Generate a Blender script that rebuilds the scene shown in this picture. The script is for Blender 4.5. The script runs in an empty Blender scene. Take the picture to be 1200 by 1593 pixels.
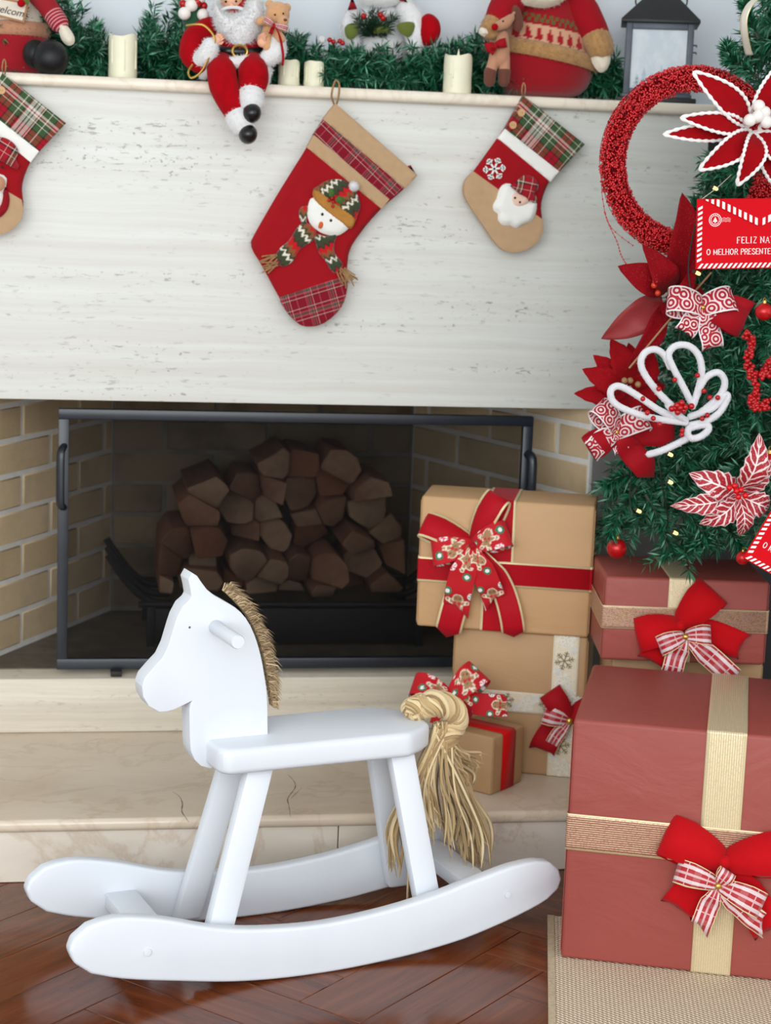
import bpy, bmesh, math, random
import numpy as np
from mathutils import Vector, Matrix, Quaternion
from mathutils.geometry import delaunay_2d_cdt

scn = bpy.context.scene
COL = scn.collection
R = math.radians
rnd = random.Random(7)

# ------------------------------------------------------------------ camera
HC = 1.35
FPX = 2950.0
PITCH, ROLL, YAW = math.atan((796.5-280)/FPX), .038, .17
_f = Vector((math.sin(YAW)*math.cos(PITCH), math.cos(YAW)*math.cos(PITCH), -math.sin(PITCH)))
_r0 = Vector((math.cos(YAW), -math.sin(YAW), 0)); _u0 = _r0.cross(_f)
_r = _r0*math.cos(ROLL)+_u0*math.sin(ROLL); _u = -_r0*math.sin(ROLL)+_u0*math.cos(ROLL)
cd = bpy.data.cameras.new('camera'); cam = bpy.data.objects.new('camera', cd); COL.objects.link(cam)
cd.sensor_fit = 'VERTICAL'; cd.sensor_height = 36; cd.sensor_width = 36*1200/1593
cd.lens = FPX/1593*36
cam.matrix_world = Matrix(((_r.x,_u.x,-_f.x,0),(_r.y,_u.y,-_f.y,0),(_r.z,_u.z,-_f.z,HC),(0,0,0,1)))
cd.dof.use_dof = True; cd.dof.focus_distance = 3.22; cd.dof.aperture_fstop = 5.6
cd.clip_start = .05
scn.camera = cam

# ------------------------------------------------------------------ world, light, exposure
w = bpy.data.worlds.new('room_daylight'); scn.world = w; w.use_nodes = True
bg = w.node_tree.nodes['Background']; bg.inputs[0].default_value = (.95,.975,1,1); bg.inputs[1].default_value = 1.4
def area(name, loc, rot, sx, sy, power, col):
    l = bpy.data.lights.new(name, 'AREA'); l.shape = 'RECTANGLE'; l.size = sx; l.size_y = sy; l.energy = power; l.color = col
    o = bpy.data.objects.new(name, l); COL.objects.link(o); o.location = loc; o.rotation_euler = rot
    return o
area('window_daylight', (-1.0,-1.5,1.95), (R(84),0,R(-12)), 4.2, 2.4, 128, (.95,.985,1))
scn.view_settings.view_transform = 'Standard'; scn.view_settings.look = 'None'
scn.view_settings.gamma = 1; scn.view_settings.use_curve_mapping = False
scn.view_settings.exposure = 0.2

# ------------------------------------------------------------------ helpers
def ray(px, py): return _f+_r*((px-600)/FPX)+_u*((796.5-py)/FPX)
CAMP = Vector((0,0,HC))
def P(px, py, Y):                       # point of the vertical plane y = Y that is seen at a place of the frame
    d = ray(px,py); return CAMP+d*(Y/d.y)
def PZ(px, py, z):
    d = ray(px,py); return CAMP+d*((z-HC)/d.z)
def PN(px, py, O, n):
    d = ray(px,py); return CAMP+d*((O-CAMP).dot(n)/d.dot(n))

def lin(c):
    return tuple(((x/255)/12.92 if x/255 <= .04045 else ((x/255+.055)/1.055)**2.4) for x in c[:3])+(1,)

class N:                                 # small node-tree helper
    def __init__(s, name):
        s.m = bpy.data.materials.new(name); s.m.use_nodes = True; s.t = s.m.node_tree
        s.b = s.t.nodes['Principled BSDF']; s.out = s.t.nodes['Material Output']
    def n(s, typ, **kw):
        x = s.t.nodes.new(typ)
        for k, v in kw.items():
            if k.startswith('i_'): 
                kk = k[2:]; kk = int(kk) if kk.isdigit() else kk.replace('_',' ')
                s.set(x.inputs[kk], v)
            else: setattr(x, k, v)
        return x
    def set(s, inp, v):
        if hasattr(v, 'is_output') or isinstance(v, bpy.types.NodeSocket): s.t.links.new(v, inp)
        else: inp.default_value = v
    def math(s, op, a, b=0.0, c=0.0):
        x = s.t.nodes.new('ShaderNodeMath'); x.operation = op
        for i, v in enumerate((a,b,c)): s.set(x.inputs[i], v)
        return x.outputs[0]
    def mix(s, f, a, b, mode='MIX'):
        x = s.t.nodes.new('ShaderNodeMix'); x.data_type = 'RGBA'; x.blend_type = mode
        s.set(x.inputs[0], f); s.set(x.inputs[6], a); s.set(x.inputs[7], b); return x.outputs[2]
    def ramp(s, f, stops, interp='LINEAR'):
        x = s.t.nodes.new('ShaderNodeValToRGB'); x.color_ramp.interpolation = interp
        e = x.color_ramp.elements
        while len(e) < len(stops): e.new(.5)
        for k, (p, c) in enumerate(stops): e[k].position = p; e[k].color = c if len(c) == 4 else tuple(c)+(1,)
        s.set(x.inputs[0], f); return x.outputs[0]
    def obj(s): return s.n('ShaderNodeTexCoord').outputs['Object']
    def uv(s):
        x = s.n('ShaderNodeSeparateXYZ'); s.t.links.new(s.n('ShaderNodeTexCoord').outputs['UV'], x.inputs[0]); return x.outputs[0], x.outputs[1]
    def scaled(s, vec, sc, rot=(0,0,0)):
        x = s.n('ShaderNodeMapping'); s.t.links.new(vec, x.inputs[0]); x.inputs['Scale'].default_value = sc; x.inputs['Rotation'].default_value = rot; return x.outputs[0]
    def noise(s, vec, scale, detail=3, rough=.55, dist=0):
        x = s.n('ShaderNodeTexNoise'); s.set(x.inputs['Vector'], vec); x.inputs['Scale'].default_value = scale
        x.inputs['Detail'].default_value = detail; x.inputs['Roughness'].default_value = rough; x.inputs['Distortion'].default_value = dist
        return x.outputs['Fac']
    def bump(s, h, strength=.3, dist=.002):
        x = s.n('ShaderNodeBump'); s.set(x.inputs['Height'], h); x.inputs['Strength'].default_value = strength; x.inputs['Distance'].default_value = dist
        s.t.links.new(x.outputs[0], s.b.inputs['Normal'])
    def base(s, v): s.set(s.b.inputs['Base Color'], v)
    def p(s, **kw):
        for k, v in kw.items(): s.set(s.b.inputs[k.replace('_',' ')], v)
        return s

def mat(name, c, rough=.6, metal=0, var=.08, vs=12, bump=0, bs=200, bd=.001, sheen=0, spec=.5, c2=None, trans=0):
    k = N(name); o = k.obj()
    a = lin(c); b2 = lin(c2) if c2 else tuple(x*(1-2*var) for x in a[:3])+(1,)
    f = k.noise(o, vs, 4)
    k.base(k.mix(k.ramp(f, [(.3,(0,0,0)),(.7,(1,1,1))]), a, b2))
    k.p(Roughness=rough, Metallic=metal); k.b.inputs['Specular IOR Level'].default_value = spec
    if sheen: k.b.inputs['Sheen Weight'].default_value = sheen
    if bump: k.bump(k.noise(o, bs, 3), bump, bd)
    return k.m

def fabric(name, c, scale=900, rough=.9, var=.1, sheen=.2, depth=.0006):
    k = N(name); o = k.obj(); a = lin(c)
    x = k.n('ShaderNodeTexWave', wave_type='BANDS', bands_direction='X'); k.set(x.inputs['Vector'], o); x.inputs['Scale'].default_value = scale/6.28
    z = k.n('ShaderNodeTexWave', wave_type='BANDS', bands_direction='Z'); k.set(z.inputs['Vector'], o); z.inputs['Scale'].default_value = scale/6.28
    h = k.math('ADD', x.outputs['Fac'], z.outputs['Fac'])
    nz = k.noise(o, 60, 4)
    k.base(k.mix(nz, tuple(v*(1-var) for v in a[:3])+(1,), tuple(min(1,v*(1+var)) for v in a[:3])+(1,)))
    k.p(Roughness=rough); k.b.inputs['Sheen Weight'].default_value = sheen; k.b.inputs['Specular IOR Level'].default_value = .2
    k.bump(k.math('ADD', h, k.math('MULTIPLY', nz, 2.0)), .35, depth)
    return k.m

def painted(name, rough=.85, sheen=.1):          # colour of the print held by the mesh
    k = N(name); a = k.n('ShaderNodeVertexColor', layer_name='Col')
    k.base(a.outputs[0]); k.p(Roughness=rough); k.b.inputs['Sheen Weight'].default_value = sheen; k.b.inputs['Specular IOR Level'].default_value = .25
    k.bump(k.noise(k.obj(), 500, 2), .25, .0005)
    return k.m

class MB:
    def __init__(s): s.v = []; s.f = []; s.uv = []; s.c = []
    def add(s, v, f, uv=None, c=None):
        o = len(s.v); s.v += [tuple(x) for x in v]; s.f += [tuple(i+o for i in q) for q in f]
        s.uv += list(uv) if uv is not None else [(0,0)]*len(v)
        if c is not None or s.c:
            s.c += [(1,1,1,1)]*(o-len(s.c)); s.c += list(c) if c is not None else [(1,1,1,1)]*len(v)
        return s
    def xf(s, M, start=0):
        s.v[start:] = [tuple(M @ Vector(x)) for x in s.v[start:]]; return s
    # shapes
    def box(s, c, size, M=None):
        x,y,z = size[0]/2, size[1]/2, size[2]/2
        v = [Vector((sx*x,sy*y,sz*z)) for sz in (-1,1) for sy in (-1,1) for sx in (-1,1)]
        if M: v = [M @ q for q in v]
        v = [q+Vector(c) for q in v]
        return s.add(v, [(0,2,3,1),(4,5,7,6),(0,1,5,4),(1,3,7,5),(3,2,6,7),(2,0,4,6)])
    def prism(s, pts, ex):
        n = len(pts); v = [Vector(p) for p in pts]+[Vector(p)+Vector(ex) for p in pts]
        a = Vector((0,0,0))
        for i in range(1, n-1): a += (v[i]-v[0]).cross(v[i+1]-v[0])
        f = [tuple(range(n)), tuple(range(2*n-1, n-1, -1))]+[(i, i+n, (i+1)%n+n, (i+1)%n) for i in range(n)]
        if a.dot(Vector(ex)) > 0: f = [tuple(reversed(q)) for q in f]
        return s.add(v, f)
    def tube(s, path, rad, n=8, caps=True, flat=1.0, up=None):
        path = [Vector(p) for p in path]; m = len(path)
        if not hasattr(rad, '__len__'): rad = [rad]*m
        t0 = (path[1]-path[0]).normalized()
        a = Vector(up) if up is not None else t0.orthogonal(); a = (a-t0*a.dot(t0)).normalized()
        V = []; F = []; U = []; L = 0
        for i in range(m):
            t = (path[min(i+1,m-1)]-path[max(i-1,0)]).normalized()
            a = (a-t*a.dot(t)); a = a.normalized() if a.length > 1e-6 else t.orthogonal().normalized(); b = t.cross(a)
            if i: L += (path[i]-path[i-1]).length
            for j in range(n):
                th = 2*math.pi*j/n
                V.append(path[i]+(a*math.cos(th)+b*math.sin(th)*flat)*rad[i]); U.append((L, j/n))
        for i in range(m-1):
            for j in range(n):
                F.append((i*n+j, i*n+(j+1)%n, (i+1)*n+(j+1)%n, (i+1)*n+j))
        if caps: F += [tuple(range(n-1,-1,-1)), tuple(range((m-1)*n, m*n))]
        return s.add(V, F, U)
    def limb(s, path, rad, n=12, k=3, **kw):              # a tube with rounded ends
        path = [Vector(p) for p in path]; rad = list(rad) if hasattr(rad,'__len__') else [rad]*len(path)
        d0 = (path[0]-path[1]).normalized(); d1 = (path[-1]-path[-2]).normalized()
        A = []; B = []
        for i in range(k):
            t = math.pi/2*(i+.25)/(k); A.append((path[0]+d0*rad[0]*math.cos(t), rad[0]*math.sin(t))); B.append((path[-1]+d1*rad[-1]*math.sin(math.pi/2-t), rad[-1]*math.sin(t)))
        pp = [a[0] for a in A]+path+[b[0] for b in reversed(B)]; rr = [a[1] for a in A]+rad+[b[1] for b in reversed(B)]
        return s.tube(pp, rr, n, **kw)
    def lathe(s, prof, c=(0,0,0), n=24, M=None, sx=1, sy=1):
        V = []; F = []; m = len(prof); c = Vector(c); U = []
        for i, (r, z) in enumerate(prof):
            for j in range(n):
                th = 2*math.pi*j/n; q = Vector((r*math.cos(th)*sx, r*math.sin(th)*sy, z))
                V.append((M @ q if M else q)+c); U.append((j/n, i/(m-1)))
        for i in range(m-1):
            for j in range(n): F.append((i*n+j, i*n+(j+1)%n, (i+1)*n+(j+1)%n, (i+1)*n+j))
        F += [tuple(range(n-1,-1,-1)), tuple(range((m-1)*n, m*n))]
        return s.add(V, F, U)
    def ball(s, c, r, n=14, m=9, M=None, noise=0):
        r = r if hasattr(r,'__len__') else (r,r,r); c = Vector(c)
        V = []; F = []
        for i in range(m+1):
            ph = math.pi*i/m
            for j in range(n):
                th = 2*math.pi*j/n; k = 1+noise*rnd.uniform(-1,1)*math.sin(ph)
                q = Vector((r[0]*math.sin(ph)*math.cos(th)*k, r[1]*math.sin(ph)*math.sin(th)*k, -r[2]*math.cos(ph)*k)); V.append((M @ q if M else q)+c)
        for i in range(m):
            for j in range(n):
                q = (i*n+j, i*n+(j+1)%n, (i+1)*n+(j+1)%n, (i+1)*n+j)
                F.append(q)
        return s.add(V, F)
    def berry(s, c, r):
        V = [(0,0,1)]+[(math.cos(2*math.pi*k/6+o)*a, math.sin(2*math.pi*k/6+o)*a, z) for z, a, o in ((.5,.87,0),(-.5,.87,.5)) for k in range(6)]+[(0,0,-1)]
        F = [(0,1+k,1+(k+1)%6) for k in range(6)]+[(1+k,7+k,1+(k+1)%6) for k in range(6)]+[(1+(k+1)%6,7+k,7+(k+1)%6) for k in range(6)]+[(13,7+(k+1)%6,7+k) for k in range(6)]
        return s.add([Vector(v)*r+Vector(c) for v in V], F)
    def ribbon(s, path, wid, nv=3, paint=None, uscale=None, edge=0):   # path and half-width vectors
        V = []; F = []; U = []; C = []; L = 0; m = len(path)
        path = [Vector(p) for p in path]; wid = [Vector(x) for x in (wid if not isinstance(wid, Vector) else [wid]*m)]
        W = 2*max(x.length for x in wid)
        for i in range(m):
            if i: L += (path[i]-path[i-1]).length
            for j in range(nv):
                t = j/(nv-1); V.append(path[i]+wid[i]*(2*t-1)); U.append((L/W, t))
                if paint: C.append(lin(paint(L/W, t)))
        for i in range(m-1):
            for j in range(nv-1): F.append((i*nv+j, i*nv+j+1, (i+1)*nv+j+1, (i+1)*nv+j))
        return s.add(V, F, U, C if paint else None)
    def build(s, name, mt, parent=None, bevel=0, seg=2, smooth=True, ang=40, solid=0, loc=None, subdiv=0):
        org = ORG.get(parent.name, Vector((0,0,0))) if parent else (Vector(loc) if loc is not None else Vector((0,0,0)))
        me = bpy.data.meshes.new(name)
        vv = np.array(s.v, dtype=float)-np.array(org)
        me.from_pydata(vv.tolist(), [], s.f)
        if any(u != (0,0) for u in s.uv):
            ul = me.uv_layers.new(name='UVMap'); li = np.zeros(len(me.loops), dtype=np.int32); me.loops.foreach_get('vertex_index', li)
            ul.data.foreach_set('uv', np.array(s.uv, dtype=np.float32)[li].ravel())
        if s.c:
            ca = me.color_attributes.new('Col', 'FLOAT_COLOR', 'POINT'); ca.data.foreach_set('color', np.array([tuple(c)[:4] for c in s.c], dtype=np.float32).ravel())
        if bevel:
            bm = bmesh.new(); bm.from_mesh(me)
            bmesh.ops.remove_doubles(bm, verts=bm.verts, dist=1e-6)
            es = [e for e in bm.edges if len(e.link_faces) == 2 and e.calc_face_angle(0) > R(25)]
            bmesh.ops.bevel(bm, geom=es, offset=bevel, segments=seg, profile=.5, affect='EDGES', clamp_overlap=True)
            bm.to_mesh(me); bm.free()
        me.polygons.foreach_set('use_smooth', [smooth]*len(me.polygons))
        if smooth: me.set_sharp_from_angle(angle=R(ang))
        me.materials.append(mt) if not isinstance(mt, (list,tuple)) else [me.materials.append(x) for x in mt]
        me.update()
        o = bpy.data.objects.new(name, me); COL.objects.link(o)
        if parent: o.parent = parent; ORG[o.name] = org
        else: o.location = org; ORG[o.name] = org
        if solid:
            q = o.modifiers.new('thickness', 'SOLIDIFY'); q.thickness = solid; q.offset = 0
        if subdiv:
            q = o.modifiers.new('smooth', 'SUBSURF'); q.levels = q.render_levels = subdiv
        return o
ORG = {}
def thing(name, label, cat, loc=(0,0,0), group=None):
    o = bpy.data.objects.new(name, None); COL.objects.link(o); o.location = loc; o.empty_display_size = .05
    ORG[o.name] = Vector(loc); o['label'] = label; o['category'] = cat
    if group: o['group'] = group
    return o
def tag(o, label, cat, group=None):
    o['label'] = label; o['category'] = cat
    if group: o['group'] = group
    return o
def struct(o): o['kind'] = 'structure'; return o
def stuff(o): o['kind'] = 'stuff'; return o
def lab(o, t): o['label'] = t; return o

def smooth_outline(pts, step):            # Catmull-Rom through the points; a third value marks a corner
    n = len(pts); out = []
    for i in range(n):
        p0,p1,p2,p3 = pts[i-1],pts[i],pts[(i+1)%n],pts[(i+2)%n]
        a,b,c,d = (Vector(q[:2]) for q in (p0,p1,p2,p3))
        if len(p1) > 2: a = b-(c-b)
        if len(p2) > 2: d = c+(c-b)
        k = max(1, int((c-b).length/step))
        for j in range(k):
            t = j/k
            out.append(.5*((2*b)+(c-a)*t+(2*a-5*b+4*c-d)*t*t+(3*b-a-3*c+d)*t**3))
    return out
def puff(outline, O, ex, ey, ez, tf, tb=None, step=.006, rim=None, paint=None, uvrot=0, bow=0, smooth=True, slab=False):
    """a padded flat shape: outline in the plane (O, ex, ey), swelling tf towards ez and tb behind"""
    if tb is None: tb = tf*.3
    ol = smooth_outline(outline, step) if smooth else [Vector(q[:2]) for q in outline]
    arr = np.array([tuple(q) for q in ol]); mn = arr.min(0); mx = arr.max(0)
    nxt = np.roll(arr, -1, 0)
    def inside(q):
        x, y = q; c = ((arr[:,1] > y) != (nxt[:,1] > y)); dy = np.where(nxt[:,1]-arr[:,1] == 0, 1e-12, nxt[:,1]-arr[:,1])
        xs = (nxt[:,0]-arr[:,0])*(y-arr[:,1])/dy+arr[:,0]; return bool((c & (x < xs)).sum() % 2)
    def dist(q):
        d = nxt-arr; t = np.clip(((q-arr)*d).sum(1)/np.maximum((d*d).sum(1),1e-12),0,1); return np.sqrt(((arr+d*t[:,None]-q)**2).sum(1).min())
    pts = [Vector(q) for q in arr]; ds = [0.0]*len(pts)
    yy = mn[1]+step*.5; row = 0
    while yy < mx[1]:
        xx = mn[0]+step*(.25 if row % 2 else .75)
        while xx < mx[0]:
            q = np.array((xx,yy))
            if inside(q):
                d = dist(q)
                if d > step*.55: pts.append(Vector(q)); ds.append(d)
            xx += step
        yy += step*.87; row += 1
    nb = len(ol)
    rv, _, rf, *_ = delaunay_2d_cdt(pts, [(i,(i+1)%nb) for i in range(nb)], [], 1, 1e-7)
    if len(rv) != len(pts):
        ds = [0 if min((Vector(v)-p).length for p in pts[:nb]) < 1e-5 else dist(np.array(v)) for v in rv]
    rim = rim or max(ds)
    h = [math.sqrt(max(0,1-(1-min(1,d/rim))**2)) for d in ds]
    slab = slab and len(rv) == len(pts)
    if slab: h = [.9+.1*q for q in h]
    O,ex,ey,ez = (Vector(q) for q in (O,ex,ey,ez))
    m = MB(); cu, su = math.cos(uvrot), math.sin(uvrot)
    uv = [(v.x*cu+v.y*su, -v.x*su+v.y*cu) for v in rv]
    cc = [lin(paint(*q)) for q in uv] if paint else None
    fv = [O+ex*v.x+ey*v.y+ez*(tf*k) for v, k in zip(rv,h)]; bv = [O+ex*v.x+ey*v.y-ez*(tb*(1 if slab else k)) for v, k in zip(rv,h)]
    ff = []
    for q in rf:
        a,b,c = (rv[i] for i in q[:3]); cr = (b-a).cross(c-a) if False else (b.x-a.x)*(c.y-a.y)-(b.y-a.y)*(c.x-a.x)
        up = ex.cross(ey).dot(ez) > 0
        ff.append(tuple(q) if (cr > 0) == up else tuple(reversed(q)))
    nv = len(rv)
    m.add(fv, ff, uv, cc)
    bidx = [i if ds[i] == 0 and not slab else i+nv for i in range(nv)]
    m.add(bv, [], uv, cc)
    m.f += [tuple(bidx[i] for i in reversed(q)) for q in ff]
    if slab:
        ar = sum(ol[i].x*ol[(i+1)%nb].y-ol[(i+1)%nb].x*ol[i].y for i in range(nb)); flip = (ar > 0) == (ex.cross(ey).dot(ez) > 0)
        for i in range(nb):
            j = (i+1) % nb; q = (i,i+nv,j+nv,j); m.f.append(q if flip else tuple(reversed(q)))
    return m
X, Yv, Z = Vector((1,0,0)), Vector((0,1,0)), Vector((0,0,1)); FRONT = Vector((0,-1,0))
def pix(pts, Y):                          # outline in (X, Z) of a vertical plane
    return [(P(q[0],q[1],Y).x, P(q[0],q[1],Y).z)+tuple(q[2:]) for q in pts]
def puffY(pts, Y, tf, **kw):
    return puff(pix(pts,Y), (0,Y,0), X, Z, FRONT, tf, **kw)
def curve(pts, n=6):                      # open Catmull-Rom through 3-D points
    pts = [Vector(p) for p in pts]; out = []
    for i in range(len(pts)-1):
        a = pts[max(i-1,0)]; b = pts[i]; c = pts[i+1]; d = pts[min(i+2,len(pts)-1)]
        for j in range(n):
            t = j/n; out.append(.5*((2*b)+(c-a)*t+(2*a-5*b+4*c-d)*t*t+(3*b-a-3*c+d)*t**3))
    return out+[pts[-1]]
def rotz(a): return Matrix.Rotation(a, 3, 'Z')

# ------------------------------------------------------------------ materials
def travertine(name, base, band, pit, amt=1.0, rough=.55):
    k = N(name); o = k.obj()
    warp = k.n('ShaderNodeVectorMath', operation='ADD'); k.t.links.new(o, warp.inputs[0])
    wn = k.n('ShaderNodeTexNoise'); k.set(wn.inputs['Vector'], k.scaled(o,(2.2,2.2,5))); wn.inputs['Scale'].default_value = 1.6
    sc = k.n('ShaderNodeVectorMath', operation='SCALE'); k.t.links.new(wn.outputs['Color'], sc.inputs[0]); sc.inputs['Scale'].default_value = .022
    k.t.links.new(sc.outputs[0], warp.inputs[1]); v = warp.outputs[0]
    bands = k.noise(k.scaled(v,(.7,.7,42)), 1, 5, .65)
    fine = k.noise(k.scaled(v,(5,5,110)), 1, 4, .7)
    c = k.mix(k.ramp(bands,[(.35,(0,0,0)),(.68,(1,1,1))]), lin(base), lin(band))
    c = k.mix(k.math('MULTIPLY', k.ramp(fine,[(.5,(0,0,0)),(.75,(1,1,1))]), .5), c, lin(band))
    p1 = k.noise(k.scaled(v,(32,32,150)), 1, 3, .6); mask = k.noise(k.scaled(v,(1.6,1.6,16)), 1, 3, .6)
    pm = k.math('MULTIPLY', k.ramp(p1,[(.615,(0,0,0)),(.68,(1,1,1))]), k.ramp(mask,[(.42,(0,0,0)),(.66,(1,1,1))]))
    s2 = k.noise(k.scaled(v,(75,75,110)), 1, 3, .6)
    pm2 = k.math('MULTIPLY', k.ramp(s2,[(.63,(0,0,0)),(.70,(1,1,1))]), k.ramp(mask,[(.5,(0,0,0)),(.6,(1,1,1))]))
    pm = k.math('MULTIPLY', k.math('MAXIMUM', pm, pm2), .62*amt)
    k.base(k.mix(pm, c, lin(pit))); k.p(Roughness=rough)
    k.bump(k.math('SUBTRACT', k.math('MULTIPLY', bands, .25), pm), .5, .0025)
    return k.m
def marble(name, a, b, vein, rough=.35):
    k = N(name); o = k.obj()
    n1 = k.noise(k.scaled(o,(1,1.6,2.5)), 3.0, 6, .6, .6); n2 = k.noise(o, 2.2, 8, .6, 1.8)
    c = k.mix(k.ramp(n1,[(.35,(0,0,0)),(.7,(1,1,1))]), lin(a), lin(b))
    v = k.math('ABSOLUTE', k.math('SUBTRACT', n2, .5))
    c = k.mix(k.math('MULTIPLY', k.ramp(v,[(0,(1,1,1)),(.03,(0,0,0))]), .35), c, lin(vein))
    k.base(c); k.p(Roughness=rough); k.bump(k.noise(o, 90, 3), .06, .001); return k.m
def brick_mat(name, a, b, soot, amt):
    k = N(name); o = k.n('ShaderNodeTexCoord').outputs['Object']; ri = k.n('ShaderNodeObjectInfo').outputs['Random']
    ofs = k.n('ShaderNodeVectorMath', operation='ADD'); k.t.links.new(o, ofs.inputs[0])
    cb = k.n('ShaderNodeCombineXYZ'); k.set(cb.inputs[0], k.math('MULTIPLY', ri, 31.0)); k.set(cb.inputs[1], k.math('MULTIPLY', ri, 17.0)); k.t.links.new(cb.outputs[0], ofs.inputs[1]); v = ofs.outputs[0]
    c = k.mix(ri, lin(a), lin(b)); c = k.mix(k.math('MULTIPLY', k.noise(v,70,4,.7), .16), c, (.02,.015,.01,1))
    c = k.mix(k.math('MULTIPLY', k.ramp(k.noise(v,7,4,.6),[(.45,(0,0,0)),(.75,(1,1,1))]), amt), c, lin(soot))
    k.base(c); k.p(Roughness=.95); k.b.inputs['Specular IOR Level'].default_value = .15
    k.bump(k.noise(v,160,4,.7), .6, .002); return k.m
def wood_plank(name):
    k = N(name); o = k.obj(); ri = k.n('ShaderNodeObjectInfo').outputs['Random']
    ofs = k.n('ShaderNodeVectorMath', operation='ADD'); k.t.links.new(o, ofs.inputs[0])
    cb = k.n('ShaderNodeCombineXYZ'); k.set(cb.inputs[0], k.math('MULTIPLY', ri, 41.0)); k.set(cb.inputs[1], k.math('MULTIPLY', ri, 23.0)); k.t.links.new(cb.outputs[0], ofs.inputs[1]); v = ofs.outputs[0]
    g = k.noise(k.scaled(v,(3,34,34)), 1, 5, .65, .4); g2 = k.noise(k.scaled(v,(9,170,60)), 1, 3, .7)
    c = k.ramp(g, [(.3,lin((74,32,12))),(.52,lin((108,52,22))),(.72,lin((134,72,34)))])
    c = k.mix(k.math('MULTIPLY', g2, .35), c, lin((60,28,13)))
    c = k.mix(k.math('MULTIPLY', k.math('SUBTRACT', ri, .5), .45), c, lin((138,82,48)))
    k.base(c); k.set(k.b.inputs['Roughness'], k.ramp(k.noise(v,14,4),[(.3,(.12,.12,.12)),(.7,(.22,.22,.22))]))
    k.b.inputs['Specular IOR Level'].default_value = .4; k.b.inputs['Coat Weight'].default_value = .0; k.b.inputs['Coat Roughness'].default_value = .16
    k.bump(k.math('ADD', g2, k.noise(v,5,2)), .06, .001); return k.m
M = {}
M['trav'] = travertine('travertine', (226,229,224), (214,213,205), (124,118,106))
M['travlow'] = travertine('travertine_hearth', (224,217,202), (198,188,170), (128,114,96), .8)
M['lip'] = marble('cream_marble_lip', (242,233,216), (234,222,202), (206,190,162), .3)
M['tread'] = marble('beige_marble', (222,208,188), (208,190,167), (188,164,134), .22)
M['riser'] = marble('veined_marble', (232,224,211), (216,204,188), (184,156,126), .35)
M['wall'] = mat('white_wall_paint', (230,238,244), .9, var=.015, vs=3, bump=.1, bs=300)
M['ceil'] = mat('ceiling_paint', (235,235,232), .9, var=.01)
M['jamb_grey'] = mat('grey_jamb', (112,110,108), .85, var=.1, vs=7, bump=.3)  # right jamb, coloured a darker grey than the left one
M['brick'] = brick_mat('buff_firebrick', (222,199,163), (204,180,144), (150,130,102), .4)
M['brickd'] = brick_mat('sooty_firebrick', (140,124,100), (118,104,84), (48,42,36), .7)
M['mortar'] = mat('grey_mortar', (226,224,218), .95, var=.06, vs=30, bump=.6, bs=250, bd=.002)
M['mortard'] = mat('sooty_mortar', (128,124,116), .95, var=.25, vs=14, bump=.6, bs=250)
M['ash'] = mat('ashy_hearth', (120,110,96), .9, var=.2, vs=14, c2=(86,78,68), bump=.3)
M['soot'] = mat('soot_hood', (28,26,24), .95)
M['iron'] = mat('black_iron', (28,35,45), .36, var=.1, vs=30, bump=.1, bs=300, spec=.6)
M['irond'] = mat('matte_grate_iron', (30,29,28), .6, var=.2, vs=40, bump=.3)
M['plank'] = wood_plank('parquet_plank')
M['sub'] = mat('parquet_underlay', (70,36,17), .6, var=.1)
M['crack'] = mat('crack_dirt', (112,88,66), .9)

# ------------------------------------------------------------------ setting
YH, YS, ZT, ZHE = 4.078, 3.512, .127, .249      # mantel plane, riser plane, tread height, hearth height
XL, XR = -.25, 1.161
struct(MB().box((0,-.2,-.03),(9,9.7,.05)).build('floor', M['sub']))
FL = bpy.data.objects['floor']
struct(MB().box((0,2.9,3.25),(9,3.6,.1)).build('ceiling', M['ceil']))  # unseen, added to keep top faces darker; stops short to admit front daylight
wb = [(-4.5,4.36,-.05),(-.62,4.36,-.05),(-.62,4.36,1.2),(1.38,4.36,1.2),(1.38,4.36,-.05),(4.5,4.36,-.05),(4.5,4.36,3.25),(-4.5,4.36,3.25)]
struct(MB().prism(wb,(0,.12,0)).build('wall_back', M['wall'], smooth=False))
struct(MB().box((-3.6,3.2,1.6),(.1,2.4,3.25)).build('wall_left', M['wall']))  # unseen side walls, kept short so world light enters beside the camera
struct(MB().box((3.9,3.2,1.6),(.1,2.4,3.25)).build('wall_right', M['wall']))

# herringbone parquet
PW, PL = .125, .5
pm = MB().box((0,0,-.006),(PL-.0008,PW-.0008,.012)).build('plank', M['plank'], FL, bevel=.0012, seg=1)
PM = pm.data; bpy.data.objects.remove(pm)
c45 = rotz(R(45))
off = Vector((.479,3.029,0))
for i in range(-24,25):
    for j in range(-8,9):
        for kind in (0,1):
            a = Vector((i*PW+j*PL, i*PW-j*PL, 0))
            c = a+(Vector((PL/2,PW/2,0)) if kind == 0 else Vector((PL+PW/2, PW-PL/2, 0)))
            q = c45 @ c+off
            if -1.7 < q.x < 2.6 and 1.75 < q.y < 3.85:
                o = bpy.data.objects.new('plank', PM); COL.objects.link(o); o.parent = FL
                o.location = q-Vector((0,0,rnd.uniform(0,.0006)))-ORG['floor']; o.rotation_euler = (0,0,R(45)+(R(90) if kind else 0)+(math.pi if rnd.random()<.5 else 0))

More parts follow.
